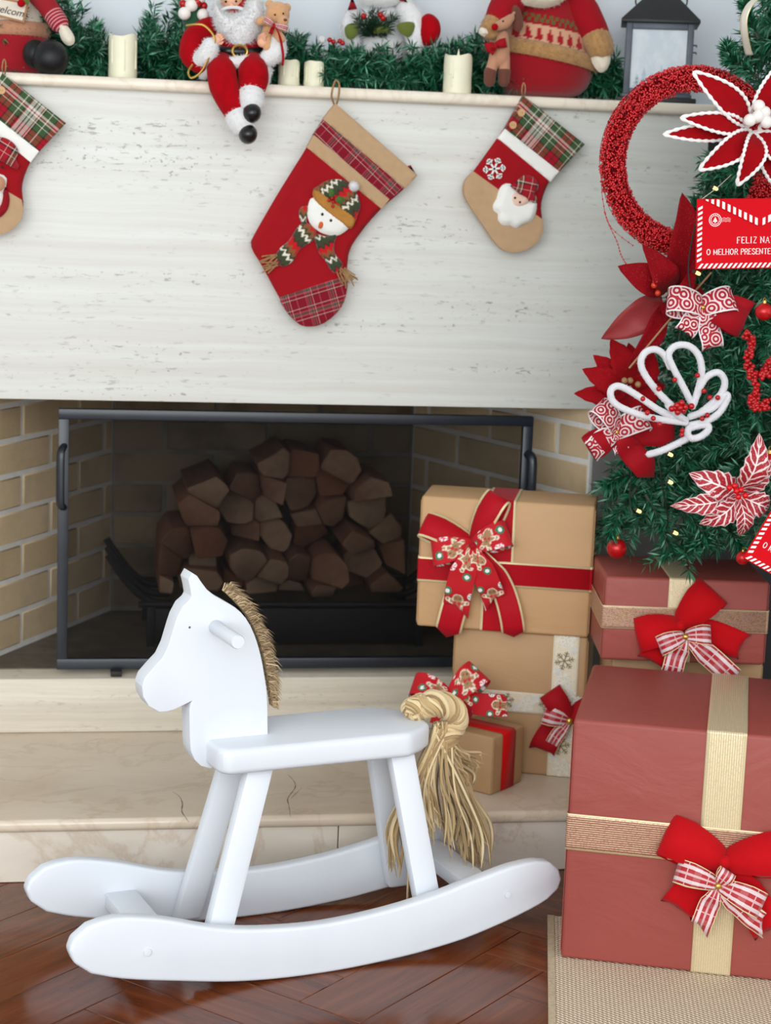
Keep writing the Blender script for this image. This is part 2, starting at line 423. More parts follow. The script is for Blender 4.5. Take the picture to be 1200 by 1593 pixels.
# ------------------------------------------------------------------ fireplace
FP = thing('fireplace', 'travertine fireplace with pale stone mantel, brick firebox and marble hearth step', 'fireplace', (.45,YH,0))
MB().box((-.105,YH+.06,(.862+1.516)/2),(2.99,.12,1.516-.862)).build('mantel_face', M['trav'], FP, bevel=.003)
MB().box((-.105,YH+.142,1.526),(3.0,.34,.024)).build('mantel_shelf', M['lip'], FP, bevel=.009, seg=4)
MB().box((-.925,YH+.123,.5555),(1.35,.24,.613)).build('jamb', M['trav'], FP, bevel=.003)
MB().box((XR+.1145,YH+.123,.5555),(.229,.24,.613)).build('jamb', M['jamb_grey'], FP, bevel=.003)
MB().box((-.105,YH+.39,.188),(2.99,.78,.122)).build('hearth_slab', M['travlow'], FP, bevel=.003)
MB().box((-.1,(3.5+YH+.03)/2,.1145),(3.4,YH+.03-3.5,.025)).build('step_tread', M['tread'], FP, bevel=.01, seg=4)
for a,b in ((-1.8,-.417),(-.415,.5325),(.5345,1.6)):
    MB().box(((a+b)/2,YS+.25,.051),(b-a,.5,.1015)).build('riser_slab', M['riser'], FP, bevel=.0015, seg=1)
for pts in ([(268,1231),(279,1239),(284,1250),(283,1262),(289,1272),(294,1279)], [(448,1205),(458,1216),(459,1226),(448,1242),(450,1255),(452,1270)], [(470,1225),(452,1243)]):
    q = [PZ(x,y,ZT+.0001) for x,y in pts]; q = curve(q,4)
    MB().ribbon(q, [Vector((.0011*(1-.6*abs(2*i/len(q)-1))*rnd.uniform(.4,1.3),0,0)) for i in range(len(q))], 2).build('crack', M['crack'], FP)
MB().box((.45,4.5,.2495),(1.5,.68,.004)).build('firebox_floor', M['ash'], FP)
MB().box((.45,4.55,1.02),(1.6,.72,.06)).build('smoke_hood', M['soot'], FP)
BK = {}
def brick_wall(A, B, odd, even, mb_, mm_):
    A, B = Vector(A), Vector(B); d = (B-A); L = d.length; d.normalize(); n = Vector((d.y,-d.x,0)); a0 = math.atan2(d.y,d.x)
    wall = MB().prism([A+Z*ZHE, B+Z*ZHE, B+Z*.99, A+Z*.99], -n*.1).build('firebox_wall', mm_, FP, smooth=False)
    for k in range(9):
        z0 = .263+.0805*k; js = [s for s in [(odd if k % 2 else even)+.26*q for q in range(-4,6)] if 0.03 < s < L-.03]
        e = [0]+js+[L]
        for s0, s1 in zip(e[:-1],e[1:]):
            ln = round(s1-s0-.011,3)
            if ln < .02: continue
            key = (ln, mb_.name)
            if key not in BK:
                t = MB().box((0,0,0),(ln,.05,.0705)); t.v = [(x+rnd.uniform(-.0008,.0008), y+rnd.uniform(-.0006,.0006), z+rnd.uniform(-.0008,.0008)) for x,y,z in t.v]
                o = t.build('brick', mb_, None, bevel=.003, seg=1); BK[key] = o.data; bpy.data.objects.remove(o)
            o = bpy.data.objects.new('brick', BK[key]); COL.objects.link(o); o.parent = wall
            o.location = A+d*(s0+s1)/2+n*(-.0225+rnd.uniform(-.0012,.0012))+Z*(z0+.0352)-ORG['fireplace']; o.rotation_euler = (0,0,a0)
    return wall
brick_wall((XL-.003,YH+.12-.12,0),(.115,4.727,0), .439, .312, M['brick'], M['mortar'])
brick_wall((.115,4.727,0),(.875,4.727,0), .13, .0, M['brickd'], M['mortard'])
brick_wall((.875,4.727,0),(XR,YH,0), .2, .07, M['brick'], M['mortar'])

# ------------------------------------------------------------------ fire screen
SC = thing('fire_screen', 'black framed mesh fire screen standing on the hearth', 'fire screen', (.5,4.115,.251))
x0,x1,z0,z1,y0 = -.016,1.034,.262,.840,4.115
for (a,b,c,d) in ((x0,x1,z1-.022,z1),(x0,x1,z0,z0+.024)):
    MB().box(((a+b)/2,y0,(c+d)/2),(b-a,.02,d-c)).build('rail', M['iron'], SC, bevel=.002)
for a in (x0,x1-.023):
    MB().box((a+.0115,y0,(z0+z1)/2),(.023,.0195,z1-z0-.044)).build('stile', M['iron'], SC, bevel=.002)
km = N('wire_mesh'); tr = km.n('ShaderNodeBsdfTransparent'); tr.inputs[0].default_value = (1,1,1,1)
mx = km.n('ShaderNodeMixShader'); mx.inputs[0].default_value = .33; km.t.links.new(tr.outputs[0], mx.inputs[1]); km.t.links.new(km.b.outputs[0], mx.inputs[2]); km.t.links.new(mx.outputs[0], km.out.inputs[0])
km.base(lin((16,16,17))); km.p(Roughness=.7); km.b.inputs['Specular IOR Level'].default_value = .1
MB().box(((x0+x1)/2,y0+.004,(z0+z1)/2),(x1-x0-.04,.0012,z1-z0-.04)).build('mesh_panel', km.m, SC)
for sx, xx in ((-1,x0+.011),(1,x1-.011)):
    h = MB().tube(curve([(xx,y0-.01,.757),(xx+sx*.004,y0-.03,.752),(xx+sx*.006,y0-.037,.735),(xx+sx*.006,y0-.037,.65),(xx+sx*.004,y0-.03,.632),(xx,y0-.01,.627)],4),.0105,10,flat=.75).build('handle', M['iron'], SC)
for xx in (.114,.9):
    MB().box((xx,y0-.005,.2565),(.024,.05,.0115)).build('foot', M['irond'], SC, bevel=.001)

# ------------------------------------------------------------------ grate and logs
GR = thing('fire_grate', 'black iron fire grate with upturned tines holding the stacked logs', 'fire grate', (.5,4.45,.252))
MB().box((.52,4.36,.3),(.66,.012,.085)).build('front_panel', M['irond'], GR, bevel=.002)
MB().tube([(.17,4.355,.352),(.87,4.355,.352)],.008,8).build('rail', M['irond'], GR)
MB().tube([(.17,4.63,.352),(.87,4.63,.352)],.008,8).build('rail', M['irond'], GR)
for xx in (.2,.84):
    for yy in (4.36,4.62): MB().box((xx,yy,.3),(.02,.02,.097)).build('leg', M['irond'], GR, bevel=.002)
for s in (-1,1):
    for yy in (4.40,4.5,4.6):
        b = .52-s*.0
        MB().tube(curve([(.52+s*.27,yy,.345),(.52+s*.32,yy,.35),(.52+s*.36,yy,.38),(.52+s*.40,yy,.43),(.52+s*.42,yy,.46)],4),.009,8).build('tine', M['irond'], GR)
kl = N('split_log'); o_ = kl.obj(); ri = kl.n('ShaderNodeObjectInfo').outputs['Random']
geo = kl.n('ShaderNodeNewGeometry'); sx = kl.n('ShaderNodeSeparateXYZ'); kl.t.links.new(geo.outputs['Normal'], sx.inputs[0])
nz = kl.noise(o_, 45, 5, .7)
cc = kl.mix(ri, lin((150,96,66)), lin((186,158,130))); cc = kl.mix(kl.math('MULTIPLY', nz, .6), cc, lin((70,44,28)))
bark = kl.mix(nz, lin((160,98,68)), lin((104,80,68)))
kl.base(kl.mix(kl.ramp(kl.math('ABSOLUTE', sx.outputs[1]),[(.5,(0,0,0)),(.8,(1,1,1))]), bark, cc)); kl.p(Roughness=.9); kl.bump(kl.noise(kl.scaled(o_,(60,4,60)),1,4,.7), .8, .004)
sites = []
for y, xa, xb in ((915,225,620),(878,240,625),(838,262,610),(800,300,600),(764,315,590),(733,420,545)):
    x = xa+rnd.uniform(0,20)
    while x < xb:
        q = P(x+rnd.uniform(-7,7), y+rnd.uniform(-9,9), 4.44); sites.append(Vector((q.x,q.z))); x += rnd.uniform(38,66)
wts = [rnd.uniform(-1,1) for _ in sites]
for i, s in enumerate(sites):
    st_a, st_b = rnd.uniform(0,3.1), rnd.uniform(.75,1.0)
    poly = [s+Vector((math.cos(t),math.sin(t)))*rnd.uniform(.040,.060) for t in [2*math.pi*k/9 for k in range(9)]]
    for j, q in enumerate(sites):
        if i == j or (q-s).length > .12: continue
        mid = s.lerp(q, .5+.16*(wts[i]-wts[j])); nn = (q-s).normalized(); out = []
        for k in range(len(poly)):
            a, b = poly[k], poly[(k+1)%len(poly)]; da, db = (a-mid).dot(nn)+.001, (b-mid).dot(nn)+.001
            if da <= 0: out.append(a)
            if da*db < 0: out.append(a+(b-a)*(da/(da-db)))
        poly = out
        if len(poly) < 3: break
    for nn, dd in ((Vector((0,1)),.363),(Vector((1,0)),.222),(Vector((-1,0)),-.82)):
        out = []
        for k in range(len(poly)):
            a, b = poly[k], poly[(k+1)%len(poly)]; da, db = a.dot(nn)-dd, b.dot(nn)-dd
            if da >= 0: out.append(a)
            if da*db < 0: out.append(a+(b-a)*(da/(da-db)))
        poly = out
        if len(poly) < 3: break
    if len(poly) < 3: continue
    yf = 4.45+rnd.uniform(-.085,.07)+.05*(s.y-.36)
    yb = 4.66+rnd.uniform(-.01,.01); c0 = Vector((s.x,yf,s.y)); tl = (rnd.uniform(-.012,.012), rnd.uniform(-.012,.012))
    sl, sl2 = rnd.uniform(-.9,.9), rnd.uniform(-.8,.5)
    pr = [Vector((p.x, yf+ (p.x-s.x)*sl+(p.y-s.y)*sl2+tl[0], p.y)) for p in poly]
    b = MB().prism(pr,(0,yb-yf,0)).build('firewood_log', kl.m, None, bevel=.002, seg=1, loc=(s.x,yf,s.y))
    tag(b, 'split log with rough cut end in the firewood pile behind the dark screen', 'firewood', 'split logs stacked on the fire grate')

# ------------------------------------------------------------------ rocking horse
PSI = R(15.3); HA = Vector((math.cos(PSI),math.sin(PSI),0)); HB = Vector((-math.sin(PSI),math.cos(PSI),0)); HO = Vector((.4,3.035,0))
def H(u,v,z): return HO+HA*u+HB*v+Z*z
kw = N('white_gloss_paint'); kw.base(kw.mix(kw.noise(kw.scaled(kw.obj(),(6,6,2)),2,4), lin((222,227,233)), lin((215,221,228)))); kw.p(Roughness=.42); kw.b.inputs['Specular IOR Level'].default_value = .35; kw.bump(kw.noise(kw.scaled(kw.obj(),(30,30,8)),3,3), .05, .001)
M['white'] = kw.m
HR = thing('rocking_horse', 'white painted wooden rocking horse with rope mane and tail on the parquet', 'rocking horse', tuple(H(.055,.15,0)))
rk = [(-.325,.150),(-.37,.142),(-.395,.123),(-.402,.104),(-.393,.082),(-.365,.060),(-.33,.048),(-.285,.037),(-.21,.0235),(-.128,.010),(-.04,.002),(.05,.0),(.12,.002),(.20,.0075),(.246,.0125),(.32,.024),(.394,.043),(.45,.061),(.487,.077),(.508,.094),(.514,.112),(.507,.132),(.488,.148),(.458,.153),(.41,.149),(.364,.139),(.31,.1265),(.266,.115),(.17,.099),(.074,.0905),(0,.0905),(-.09,.0985),(-.16,.112),(-.23,.1335),(-.28,.145)]
for v in (0,.28):
    ol = smooth_outline(rk,.02)
    rr = MB().prism([H(q.x,v,q.y) for q in ol], HB*.028).build('rocker', M['white'], HR, bevel=.006, seg=3)
    if v == 0:
        for u,z in ((-.27,.085),(.402,.098)):
            MB().lathe([(0,0),(.0065,0),(.0065,.0014),(.0052,.0016),(0,.0016)],H(u,-.001,z),12,M=Matrix.Rotation(PSI,3,'Z') @ Matrix.Rotation(R(90),3,'X')).build('plug', M['white'], rr)
st = smooth_outline([(-.128,.075),(-.115,.058,1),(.225,.058,1),(.285,.105),(.285,.185),(.225,.242,1),(-.115,.242,1),(-.128,.225)],.03)
MB().prism([H(q.x,q.y,.352) for q in st], Z*.045).build('seat', M['white'], HR, bevel=.011, seg=3)
def leg(top, bot, wu, wv):
    t, b = Vector(top), Vector(bot); d = t-b
    pts = [H(*(b+Vector((sx*wu/2,sy*wv/2,0)))) for sx,sy in ((-1,-1),(1,-1),(1,1),(-1,1))]
    return MB().prism(pts, HA*d.x+HB*d.y+Z*d.z).build('leg', M['white'], HR, bevel=.007, seg=2)
leg((-.044,.098,.353),(-.148,.0425,.02),.050,.028); leg((-.044,.208,.353),(-.113,.2655,.02),.050,.028)
leg((.223,.098,.353),(.275,.0425,.03),.049,.028); leg((.228,.208,.353),(.312,.2655,.03),.049,.028)
for u, z in ((-.232,.07),(.372,.095)):
    MB().prism([H(u-.029,.028,z-.013),H(u+.029,.028,z-.013),H(u+.029,.028,z+.013),H(u-.029,.028,z+.013)], HB*.252).build('stretcher', M['white'], HR, bevel=.003)
hv_ = .13
def HV(px,py,v=hv_):
    q = PN(px,py,H(0,v,0),HB)-HO; return (q.dot(HA), q.z)
hd = [(299,891),(307,896),(313,905),(322,917),(333,926),(347,934),(366,945),(383,962),(396,987),(406,1020),(412,1053),(416,1087),(417,1137,1),(417,1166,1),(338,1190,1),(328,1196),(313,1192),(303,1182),(297,1168),(295.5,1140),(295,1103),(297,1094),(300,1090,1),(290,1095),(272,1104),(248,1108),(232,1099),(223,1084),(221,1068),(226,1054),(238,1040),(253,1024),(262,1005),(268,985),(276,960),(285,943),(295,934),(298,928),(296,915),(293,902)]
ho = smooth_outline([HV(q[0],q[1])+tuple(q[2:]) for q in hd],.012)
head = MB().prism([H(q.x,hv_,q.y) for q in ho], HB*.042).build('head', M['white'], HR, bevel=.006, seg=3)
eye = HV(295,976)
MB().ball(H(eye[0],hv_+.0003,eye[1]),(.0022,.0016,.0022),8,6).build('eye', mat('eye_grey',(90,90,92),.5), head)
pu, pz = HV(335,975)
for a, b in ((.131,.028),(.171,.272)):
    MB().lathe([(0,0),(.0112,0),(.0122,.002),(.0122,.11),(.011,.113),(0,.113)],H(pu,a,pz),20,M=Matrix.Rotation(PSI,3,'Z') @ Matrix.Rotation(R(90 if b < a else -90),3,'X')).build('handle_peg', M['white'], HR)
# sisal mane and tail
ks = N('sisal_rope'); o_ = ks.n('ShaderNodeNewGeometry').outputs['Random Per Island']
ks.base(ks.ramp(o_,[(0,lin((140,112,74))),(.35,lin((186,158,110))),(1,lin((222,202,160)))])); ks.p(Roughness=.85); ks.b.inputs['Sheen Weight'].default_value = .2
km2 = N('sisal_mane'); o_ = km2.n('ShaderNodeNewGeometry').outputs['Random Per Island']
km2.base(km2.ramp(o_,[(0,lin((136,112,82))),(.5,lin((176,150,114))),(1,lin((206,184,148)))])); km2.p(Roughness=.9)
M['sisal'] = ks.m
m = MB(); edge = [HV(x,y,hv_+.021) for x,y in ((349,918),(366,934),(384,955),(398,982),(408,1012),(415,1045),(420,1075),(424,1098))]
ed = curve([H(u,hv_+.021,z) for u,z in edge], 8)
for i in range(1900):
    t = rnd.random()*(len(ed)-1.001); k = int(t); p = ed[k].lerp(ed[k+1],t-k); tn = (ed[k+1]-ed[k]).normalized(); nn = tn.cross(HB).normalized()
    if nn.dot(HA) < 0: nn = -nn
    f = t/(len(ed)-1); L = rnd.uniform(.016,.030)*(1-.55*max(0,f-.8)/.2)*(1+.25*math.sin(t*1.1))
    d = (nn*rnd.uniform(.6,1.1)+tn*rnd.uniform(-.25,.75)+HB*rnd.uniform(-.55,.55)).normalized()
    q0 = p+HB*rnd.uniform(-.011,.011)-nn*.002; sd = d.cross(Vector((rnd.random()-.5,rnd.random()-.5,rnd.random()-.5))).normalized()*.0009
    q1 = q0+d*L*.6; q2 = q1+(d*.6+tn*.5-Z*.3).normalized()*L*.45
    m.add([q0-sd,q0+sd,q1+sd,q1-sd,q2],[(0,1,2,3),(3,2,4)])
stuff(m.build('mane', km2.m, HR, smooth=False))
T0 = H(.288,.145,.372)
TL = MB()
# knot of twisted rope over the seat end
def rope(path, r, strands=3, turns=14, sr=.55):
    mm = MB(); pts = curve(path,10); L = len(pts)
    for s in range(strands):
        out = []
        for i, p in enumerate(pts):
            t = (pts[min(i+1,L-1)]-pts[max(i-1,0)]).normalized(); a = t.cross(HB).normalized(); b = t.cross(a)
            th = 2*math.pi*(s/strands+turns*i/L/strands); out.append(p+(a*math.cos(th)+b*math.sin(th))*r*.55)
        for q_ in range(9):
            fib = []
            for i, p in enumerate(out):
                t = (out[min(i+1,L-1)]-out[max(i-1,0)]).normalized(); a = t.cross(HB).normalized(); b = t.cross(a); th = 2*math.pi*(q_/9+i/26)
                fib.append(p+(a*math.cos(th)+b*math.sin(th))*r*sr*.72)
            mm.tube(fib, r*sr*.36, 6)
    return mm
def tp(px,py,du=0): 
    q = PN(px,py,H(0,.145+du,0),HB); return q
tail = rope([tp(640,1107),tp(655,1099),tp(680,1094,-.02),tp(703,1104,-.025),tp(708,1122,-.02),tp(697,1140,-.02),tp(690,1160,-.01)], .021, 4, 10, .62).build('tail', M['sisal'], HR)
m = MB()
ends = [(615,1360),(640,1340),(655,1300),(668,1310),(682,1290),(700,1310),(716,1330),(730,1345),(745,1352),(755,1345),(738,1200),(728,1240),(720,1260)]
for i in range(200):
    ex, ey = ends[i % len(ends)]; ex += rnd.uniform(-12,10); ey += rnd.uniform(-28,8); dv = rnd.uniform(-.03,.03)
    if i in (3,9): ex, ey = 634+rnd.uniform(-2,2), 1404
    s0 = tp(690+rnd.uniform(-14,14),1128+rnd.uniform(-6,14),-.02+dv*.5); e0 = tp(ex,ey,dv)
    bulge = (1 if ex > 690 else -1)*rnd.uniform(2,14)
    mid1 = tp(680+(ex-690)*.45+bulge+rnd.uniform(-5,5),1160+(ey-1160)*.35,dv-.01); mid2 = tp(684+(ex-690)*.85+bulge*.8+rnd.uniform(-7,7),1160+(ey-1160)*.72,dv)
    if ex < 640 and ey > 1390: mid1, mid2 = tp(664,1200,dv), tp(640,1320,.05)
    pth = curve([s0,mid1,mid2,e0],7); r0 = rnd.uniform(.0016,.0038)
    m.tube(pth,[r0]*(len(pth)-4)+[r0*.85,r0*.65,r0*.45,r0*.2],5)
    for _ in range(5):
        k = rnd.randrange(2,len(pth)-1); q0 = pth[k]; d = ((pth[k+1 if k+1 < len(pth) else k]-pth[k-1]).normalized()+Vector((rnd.uniform(-.7,.7),rnd.uniform(-.7,.7),rnd.uniform(-.5,.3)))).normalized(); sd = Vector((d.z,0,-d.x)).normalized()*.0004
        q1 = q0+d*rnd.uniform(.01,.03); m.add([q0-sd,q0+sd,q1],[(0,1,2)])
stuff(m.build('tail_fibres', M['sisal'], tail))

# ------------------------------------------------------------------ ribbons and bows
def ribbon_mat(name, c, edge=None, ew=.07, gold=None, rough=.6, sheen=.3):
    k = N(name); u, v = k.uv()
    d = k.math('MINIMUM', v, k.math('SUBTRACT', 1.0, v))
    nz = k.noise(k.obj(), 40, 3)
    a = lin(c); base = k.mix(nz, tuple(x*.85 for x in a[:3])+(1,), a)
    if edge:
        m = k.math('LESS_THAN', d, ew); base = k.mix(m, base, lin(edge))
        if gold: k.set(k.b.inputs['Metallic'], k.math('MULTIPLY', m, .35)); k.set(k.b.inputs['Roughness'], k.math('SUBTRACT', rough, k.math('MULTIPLY', m, rough-.32)))
    if not gold: k.p(Roughness=rough)
    k.base(base); k.b.inputs['Sheen Weight'].default_value = sheen; k.b.inputs['Specular IOR Level'].default_value = .14
    k.bump(nz, .2, .001); return k.m
GOLD = (240,224,176)
def gold_stripe(name, under, thr=.6):
    k = N(name); u, v = k.uv(); d = k.math('MINIMUM', v, k.math('SUBTRACT', 1.0, v))
    fr = k.math('FRACT', k.math('MULTIPLY', v, 17.0)); st = k.math('GREATER_THAN', fr, thr)
    cr = k.math('GREATER_THAN', k.noise(k.scaled(k.obj(),(300,300,300)),1,2), .45)
    m = k.math('MAXIMUM', k.math('MULTIPLY', st, k.math('ADD', .35, k.math('MULTIPLY', cr, .4))), k.math('LESS_THAN', d, .045))
    k.base(k.mix(m, lin(under), lin((236,218,172)))); k.set(k.b.inputs['Metallic'], k.math('MULTIPLY', m, .55)); k.p(Roughness=.4); k.bump(m, .3, .0006); return k.m
def plaid_ribbon(name):
    k = N(name); u, v = k.uv()
    d = k.math('MINIMUM', v, k.math('SUBTRACT', 1.0, v))
    white = k.math('MULTIPLY', k.math('GREATER_THAN', d, .13), k.math('LESS_THAN', d, .28))
    fu = k.math('FRACT', k.math('MULTIPLY', u, 1.1)); wu = k.math('LESS_THAN', fu, .33); thin = k.math('LESS_THAN', k.math('ABSOLUTE', k.math('SUBTRACT', fu, .66)), .025)
    thin2 = k.math('LESS_THAN', k.math('ABSOLUTE', k.math('SUBTRACT', d, .48)), .03)
    s = k.math('ADD', k.math('MULTIPLY', white, .66), k.math('MULTIPLY', wu, .08)); s = k.math('MINIMUM', k.math('MAXIMUM', s, k.math('MULTIPLY', k.math('MAXIMUM', thin, thin2), .45)), 1.0)
    base = k.mix(s, lin((166,10,24)), lin((238,232,234))); e = k.math('LESS_THAN', d, .035)
    k.base(k.mix(e, base, lin(GOLD))); k.p(Roughness=.6); k.b.inputs['Sheen Weight'].default_value = .2; return k.m
def scroll_ribbon(name):
    k = N(name); u, v = k.uv(); c = k.n('ShaderNodeCombineXYZ'); k.set(c.inputs[0], k.math('MULTIPLY', u, 1.6)); k.set(c.inputs[1], k.math('MULTIPLY', v, 1.6))
    vo = k.n('ShaderNodeTexVoronoi', voronoi_dimensions='2D'); k.t.links.new(c.outputs[0], vo.inputs['Vector']); vo.inputs['Scale'].default_value = 1.0; vo.inputs['Randomness'].default_value = .65
    ring = k.math('GREATER_THAN', k.math('SINE', k.math('MULTIPLY', vo.outputs['Distance'], 27.0)), .3)
    d = k.math('MINIMUM', v, k.math('SUBTRACT', 1.0, v)); e = k.math('LESS_THAN', d, .06)
    k.base(k.mix(k.math('MAXIMUM', k.math('MULTIPLY', ring, .72), e), lin((164,14,34)), lin((244,236,236)))); k.p(Roughness=.75); return k.m
M['redgold'] = ribbon_mat('red_ribbon_gold_edge', (178,10,28), GOLD, .085, True, sheen=.05)
M['red'] = ribbon_mat('red_velvet_ribbon', (186,4,16), rough=.8, sheen=.06)
M['darkred'] = ribbon_mat('deep_red_ribbon', (162,12,26), rough=.7, sheen=.06)
M['redsatin'] = ribbon_mat('bright_red_ribbon', (208,12,14), rough=.55, sheen=.05)
M['goldr'] = gold_stripe('gold_striped_ribbon', (140,84,74))
M['goldr2'] = gold_stripe('gold_striped_ribbon_light', (190,172,142), .45)
M['plaidr'] = plaid_ribbon('red_white_plaid_ribbon')
M['scroll'] = scroll_ribbon('red_ribbon_white_scrolls')
M['print'] = painted('gingerbread_print_ribbon', .7)
M['gold'] = mat('gold_wire', (212,176,90), .3, .9)
M['cream_r'] = mat('cream_organza', (224,214,192), .8, c2=(212,200,174), vs=300)
M['flake'] = mat('white_flake_print', (240,238,232), .8); M['flake_d'] = mat('olive_flake_print', (150,138,104), .7)

def paper(name, c, c2, rough=.55):
    k = N(name); o = k.obj(); n = k.noise(o, 5, 4, .6, .5)
    k.base(k.mix(n, lin(c), lin(c2))); k.p(Roughness=rough); k.b.inputs['Specular IOR Level'].default_value = .4
    cr = k.noise(k.scaled(o,(2.2,2.2,4.5)), 2.0, 4, .5, .8); k.bump(k.math('ADD', cr, k.math('MULTIPLY', k.noise(o,260,2), .03)), .35, .014); return k.m
M['kraft'] = paper('kraft_paper', (196,158,114), (186,146,102)); M['kraft2'] = paper('brown_kraft_paper', (182,146,106), (170,134,94))
M['brown'] = paper('red_brown_paper', (152,74,66), (143,66,58), .5)

def ginger(u, v):
    """printed ribbon: gingerbread men and round sweets on red; u in ribbon widths"""
    P_ = 1.75; k = math.floor(u/P_); x = (u/P_-k-.5)*P_; y = (v-.5)
    if k % 2: x, y = -x, y
    ca, sa = math.cos(.5+k), math.sin(.5+k); X_ = x*ca-y*sa; Y_ = x*sa+y*ca; X_ /= 1.22; Y_ /= 1.22
    def dd(cx,cy,r): return math.hypot(X_-cx,Y_-cy)-r
    def seg(ax,ay,bx,by,r):
        t = max(0,min(1,((X_-ax)*(bx-ax)+(Y_-ay)*(by-ay))/((bx-ax)**2+(by-ay)**2))); return math.hypot(X_-ax-t*(bx-ax),Y_-ay-t*(by-ay))-r
    g = min(dd(0,.17,.17), seg(0,.02,0,-.1,.15), seg(-.1,.02,-.3,.1,.075), seg(.1,.02,.3,.1,.075), seg(-.06,-.15,-.14,-.34,.08), seg(.06,-.15,.14,-.34,.08))
    if abs(y) > .475: return (186,20,32)
    for cx,cy,kind in ((.44,-.2,0),(-.4,.36,1),(.36,.36,2),(-.46,-.2,2)):
        d = dd(cx,cy,.13)
        if d < 0:
            th = math.atan2(Y_-cy,X_-cx)
            if kind == 2: return (40,120,84) if d > -.06 else (240,236,232)
            if d > -.02: return (240,236,232)
            s = math.sin(th*6) > 0
            return ((244,240,236) if s else ((212,96,110) if kind == 0 else (70,140,110)))
    if g < 0:
        for ex_ in (-.06,.06):
            if dd(ex_,.2,.022) < 0: return (60,36,26)
        if abs(Y_-.02) < .05 and abs(X_) < .11 and abs(X_) > abs(Y_-.02)*.8: return (188,48,56)
        if dd(0,-.08,.03) < 0: return (40,110,70)
        if (abs(Y_+.27) < .025) or (abs(abs(X_)-.25) < .025): return (238,224,206)
        return (168,126,88) if g < -.03 else (232,214,190)
    return (186,20,32)

class Frame:
    def __init__(s, O, ex, ey): s.O = Vector(O); s.ex = Vector(ex).normalized(); s.ey = Vector(ey).normalized(); s.ez = s.ex.cross(s.ey).normalized()
    def __call__(s, x, y, z=0): return s.O+s.ex*x+s.ey*y+s.ez*z
def loop_mesh(F, ang, L, W, H=.3, roll=0, lift=0, droop=0, paint=None, nv=3, n=20, neck=.35):
    a = R(ang); dx, dy = math.cos(a), math.sin(a); pts = []; wid = []
    for i in range(n+1):
        t = i/n; s = math.sin(math.pi*t); al = L*(1-math.cos(2*math.pi*t))/2; sd = L*H*math.sin(2*math.pi*t)*(.4+.6*s)
        d = F.ex*dx+F.ey*dy; p = F.ez; q = F.ex*-dy+F.ey*dx          # along, out, across
        pp = p*math.cos(R(roll))+q*math.sin(R(roll)); wv = q*math.cos(R(roll))-p*math.sin(R(roll))
        pts.append(F.O+d*al+pp*(-sd if False else sd)+F.ez*(lift*s)-F.ey*(droop*s*s)); k = neck+(1-neck)*min(1,s*1.25); wid.append(wv*(W/2*k))
    return MB().ribbon(pts, wid, nv, paint)
def tail_mesh(F, ang, L, W, bend=0, lift=.01, wave=.006, roll=0, notch=.25, cut=0, paint=None, nv=5, n=16, neck=.35, start=0):
    a = R(ang); pts = []; wid = []; x = y = 0.0; m = MB()
    V = []; Fc = []; U = []; C = []
    for i in range(n+1):
        t = i/n; th = a+R(bend)*t
        if i: x += math.cos(th)*L/n; y += math.sin(th)*L/n
        k = neck+(1-neck)*min(1,t*2.6); d = F.ex*math.cos(th)+F.ey*math.sin(th); q = F.ex*-math.sin(th)+F.ey*math.cos(th)
        rr = R(roll)*t; wv = q*math.cos(rr)+F.ez*math.sin(rr)
        c = F(x,y, start+lift*math.sin(math.pi*min(1,t*1.1))+wave*math.sin(t*9))
        for j in range(nv):
            s = j/(nv-1)*2-1; ext = 0
            if i == n: ext = -notch*W*(1-abs(s))+cut*W*s*.5
            V.append(c+wv*(W/2*k*s)+d*ext); U.append((t*L/W, j/(nv-1)))
            if paint: C.append(lin(paint(t*L/W+.4, j/(nv-1))))
    for i in range(n):
        for j in range(nv-1): Fc.append((i*nv+j,i*nv+j+1,(i+1)*nv+j+1,(i+1)*nv+j))
    return m.add(V,Fc,U,C if paint else None)
def bow(parent, F, parts, knot=(.012,.01,None), name='bow', label=None):
    """parts: (kind, material, options)"""
    kr, kd, km_ = knot
    b = MB().ball(F(0,0,kd*.6),(kr,kr*.8,kr),12,8).build(name, km_ or parts[0][1], parent)
    if label: lab(b, label)
    for kind, mt, op in parts:
        fn = loop_mesh if kind == 'loop' else tail_mesh
        if op.get('paint'): op = dict(op, nv=33, n=int(90*op['L']/.1))
        fn(F, **op).build(kind if kind == 'tail' else 'loop', mt, b, ang=180, solid=.0009)
    return b

# ------------------------------------------------------------------ gifts
def gift(name, label, c0, yaw, w, d, h, z, mt, bev=.006, group='wrapped gifts beside the fireplace'):
    """c0: front left bottom corner"""
    A = R(yaw); ex = Vector((math.cos(A),math.sin(A),0)); ey = Vector((-math.sin(A),math.cos(A),0)); O = Vector((c0[0],c0[1],z))
    f = lambda x,y,zz: O+ex*x+ey*y+Z*zz
    t = thing(name, label, 'gift', tuple(f(w/2,d/2,0)), group)
    m = MB(); nx, ny, nz = 7, 4, 7
    m.prism([f(0,0,0),f(w,0,0),f(w,d,0),f(0,d,0)], Z*h); bx = m.build('box', mt, t, bevel=bev, seg=3)
    # folded paper flaps on the two ends
    for s in (0,1):
        xx = -.0012 if s == 0 else w+.0012
        tri = [f(xx,.004,h*.03),f(xx,.004,h*.97),f(xx,d*.42,h*.5)]
        MB().prism(tri, ex*(.0011 if s == 0 else -.0011)).build('paper_flap', mt, t)
    return t, f, ex, ey
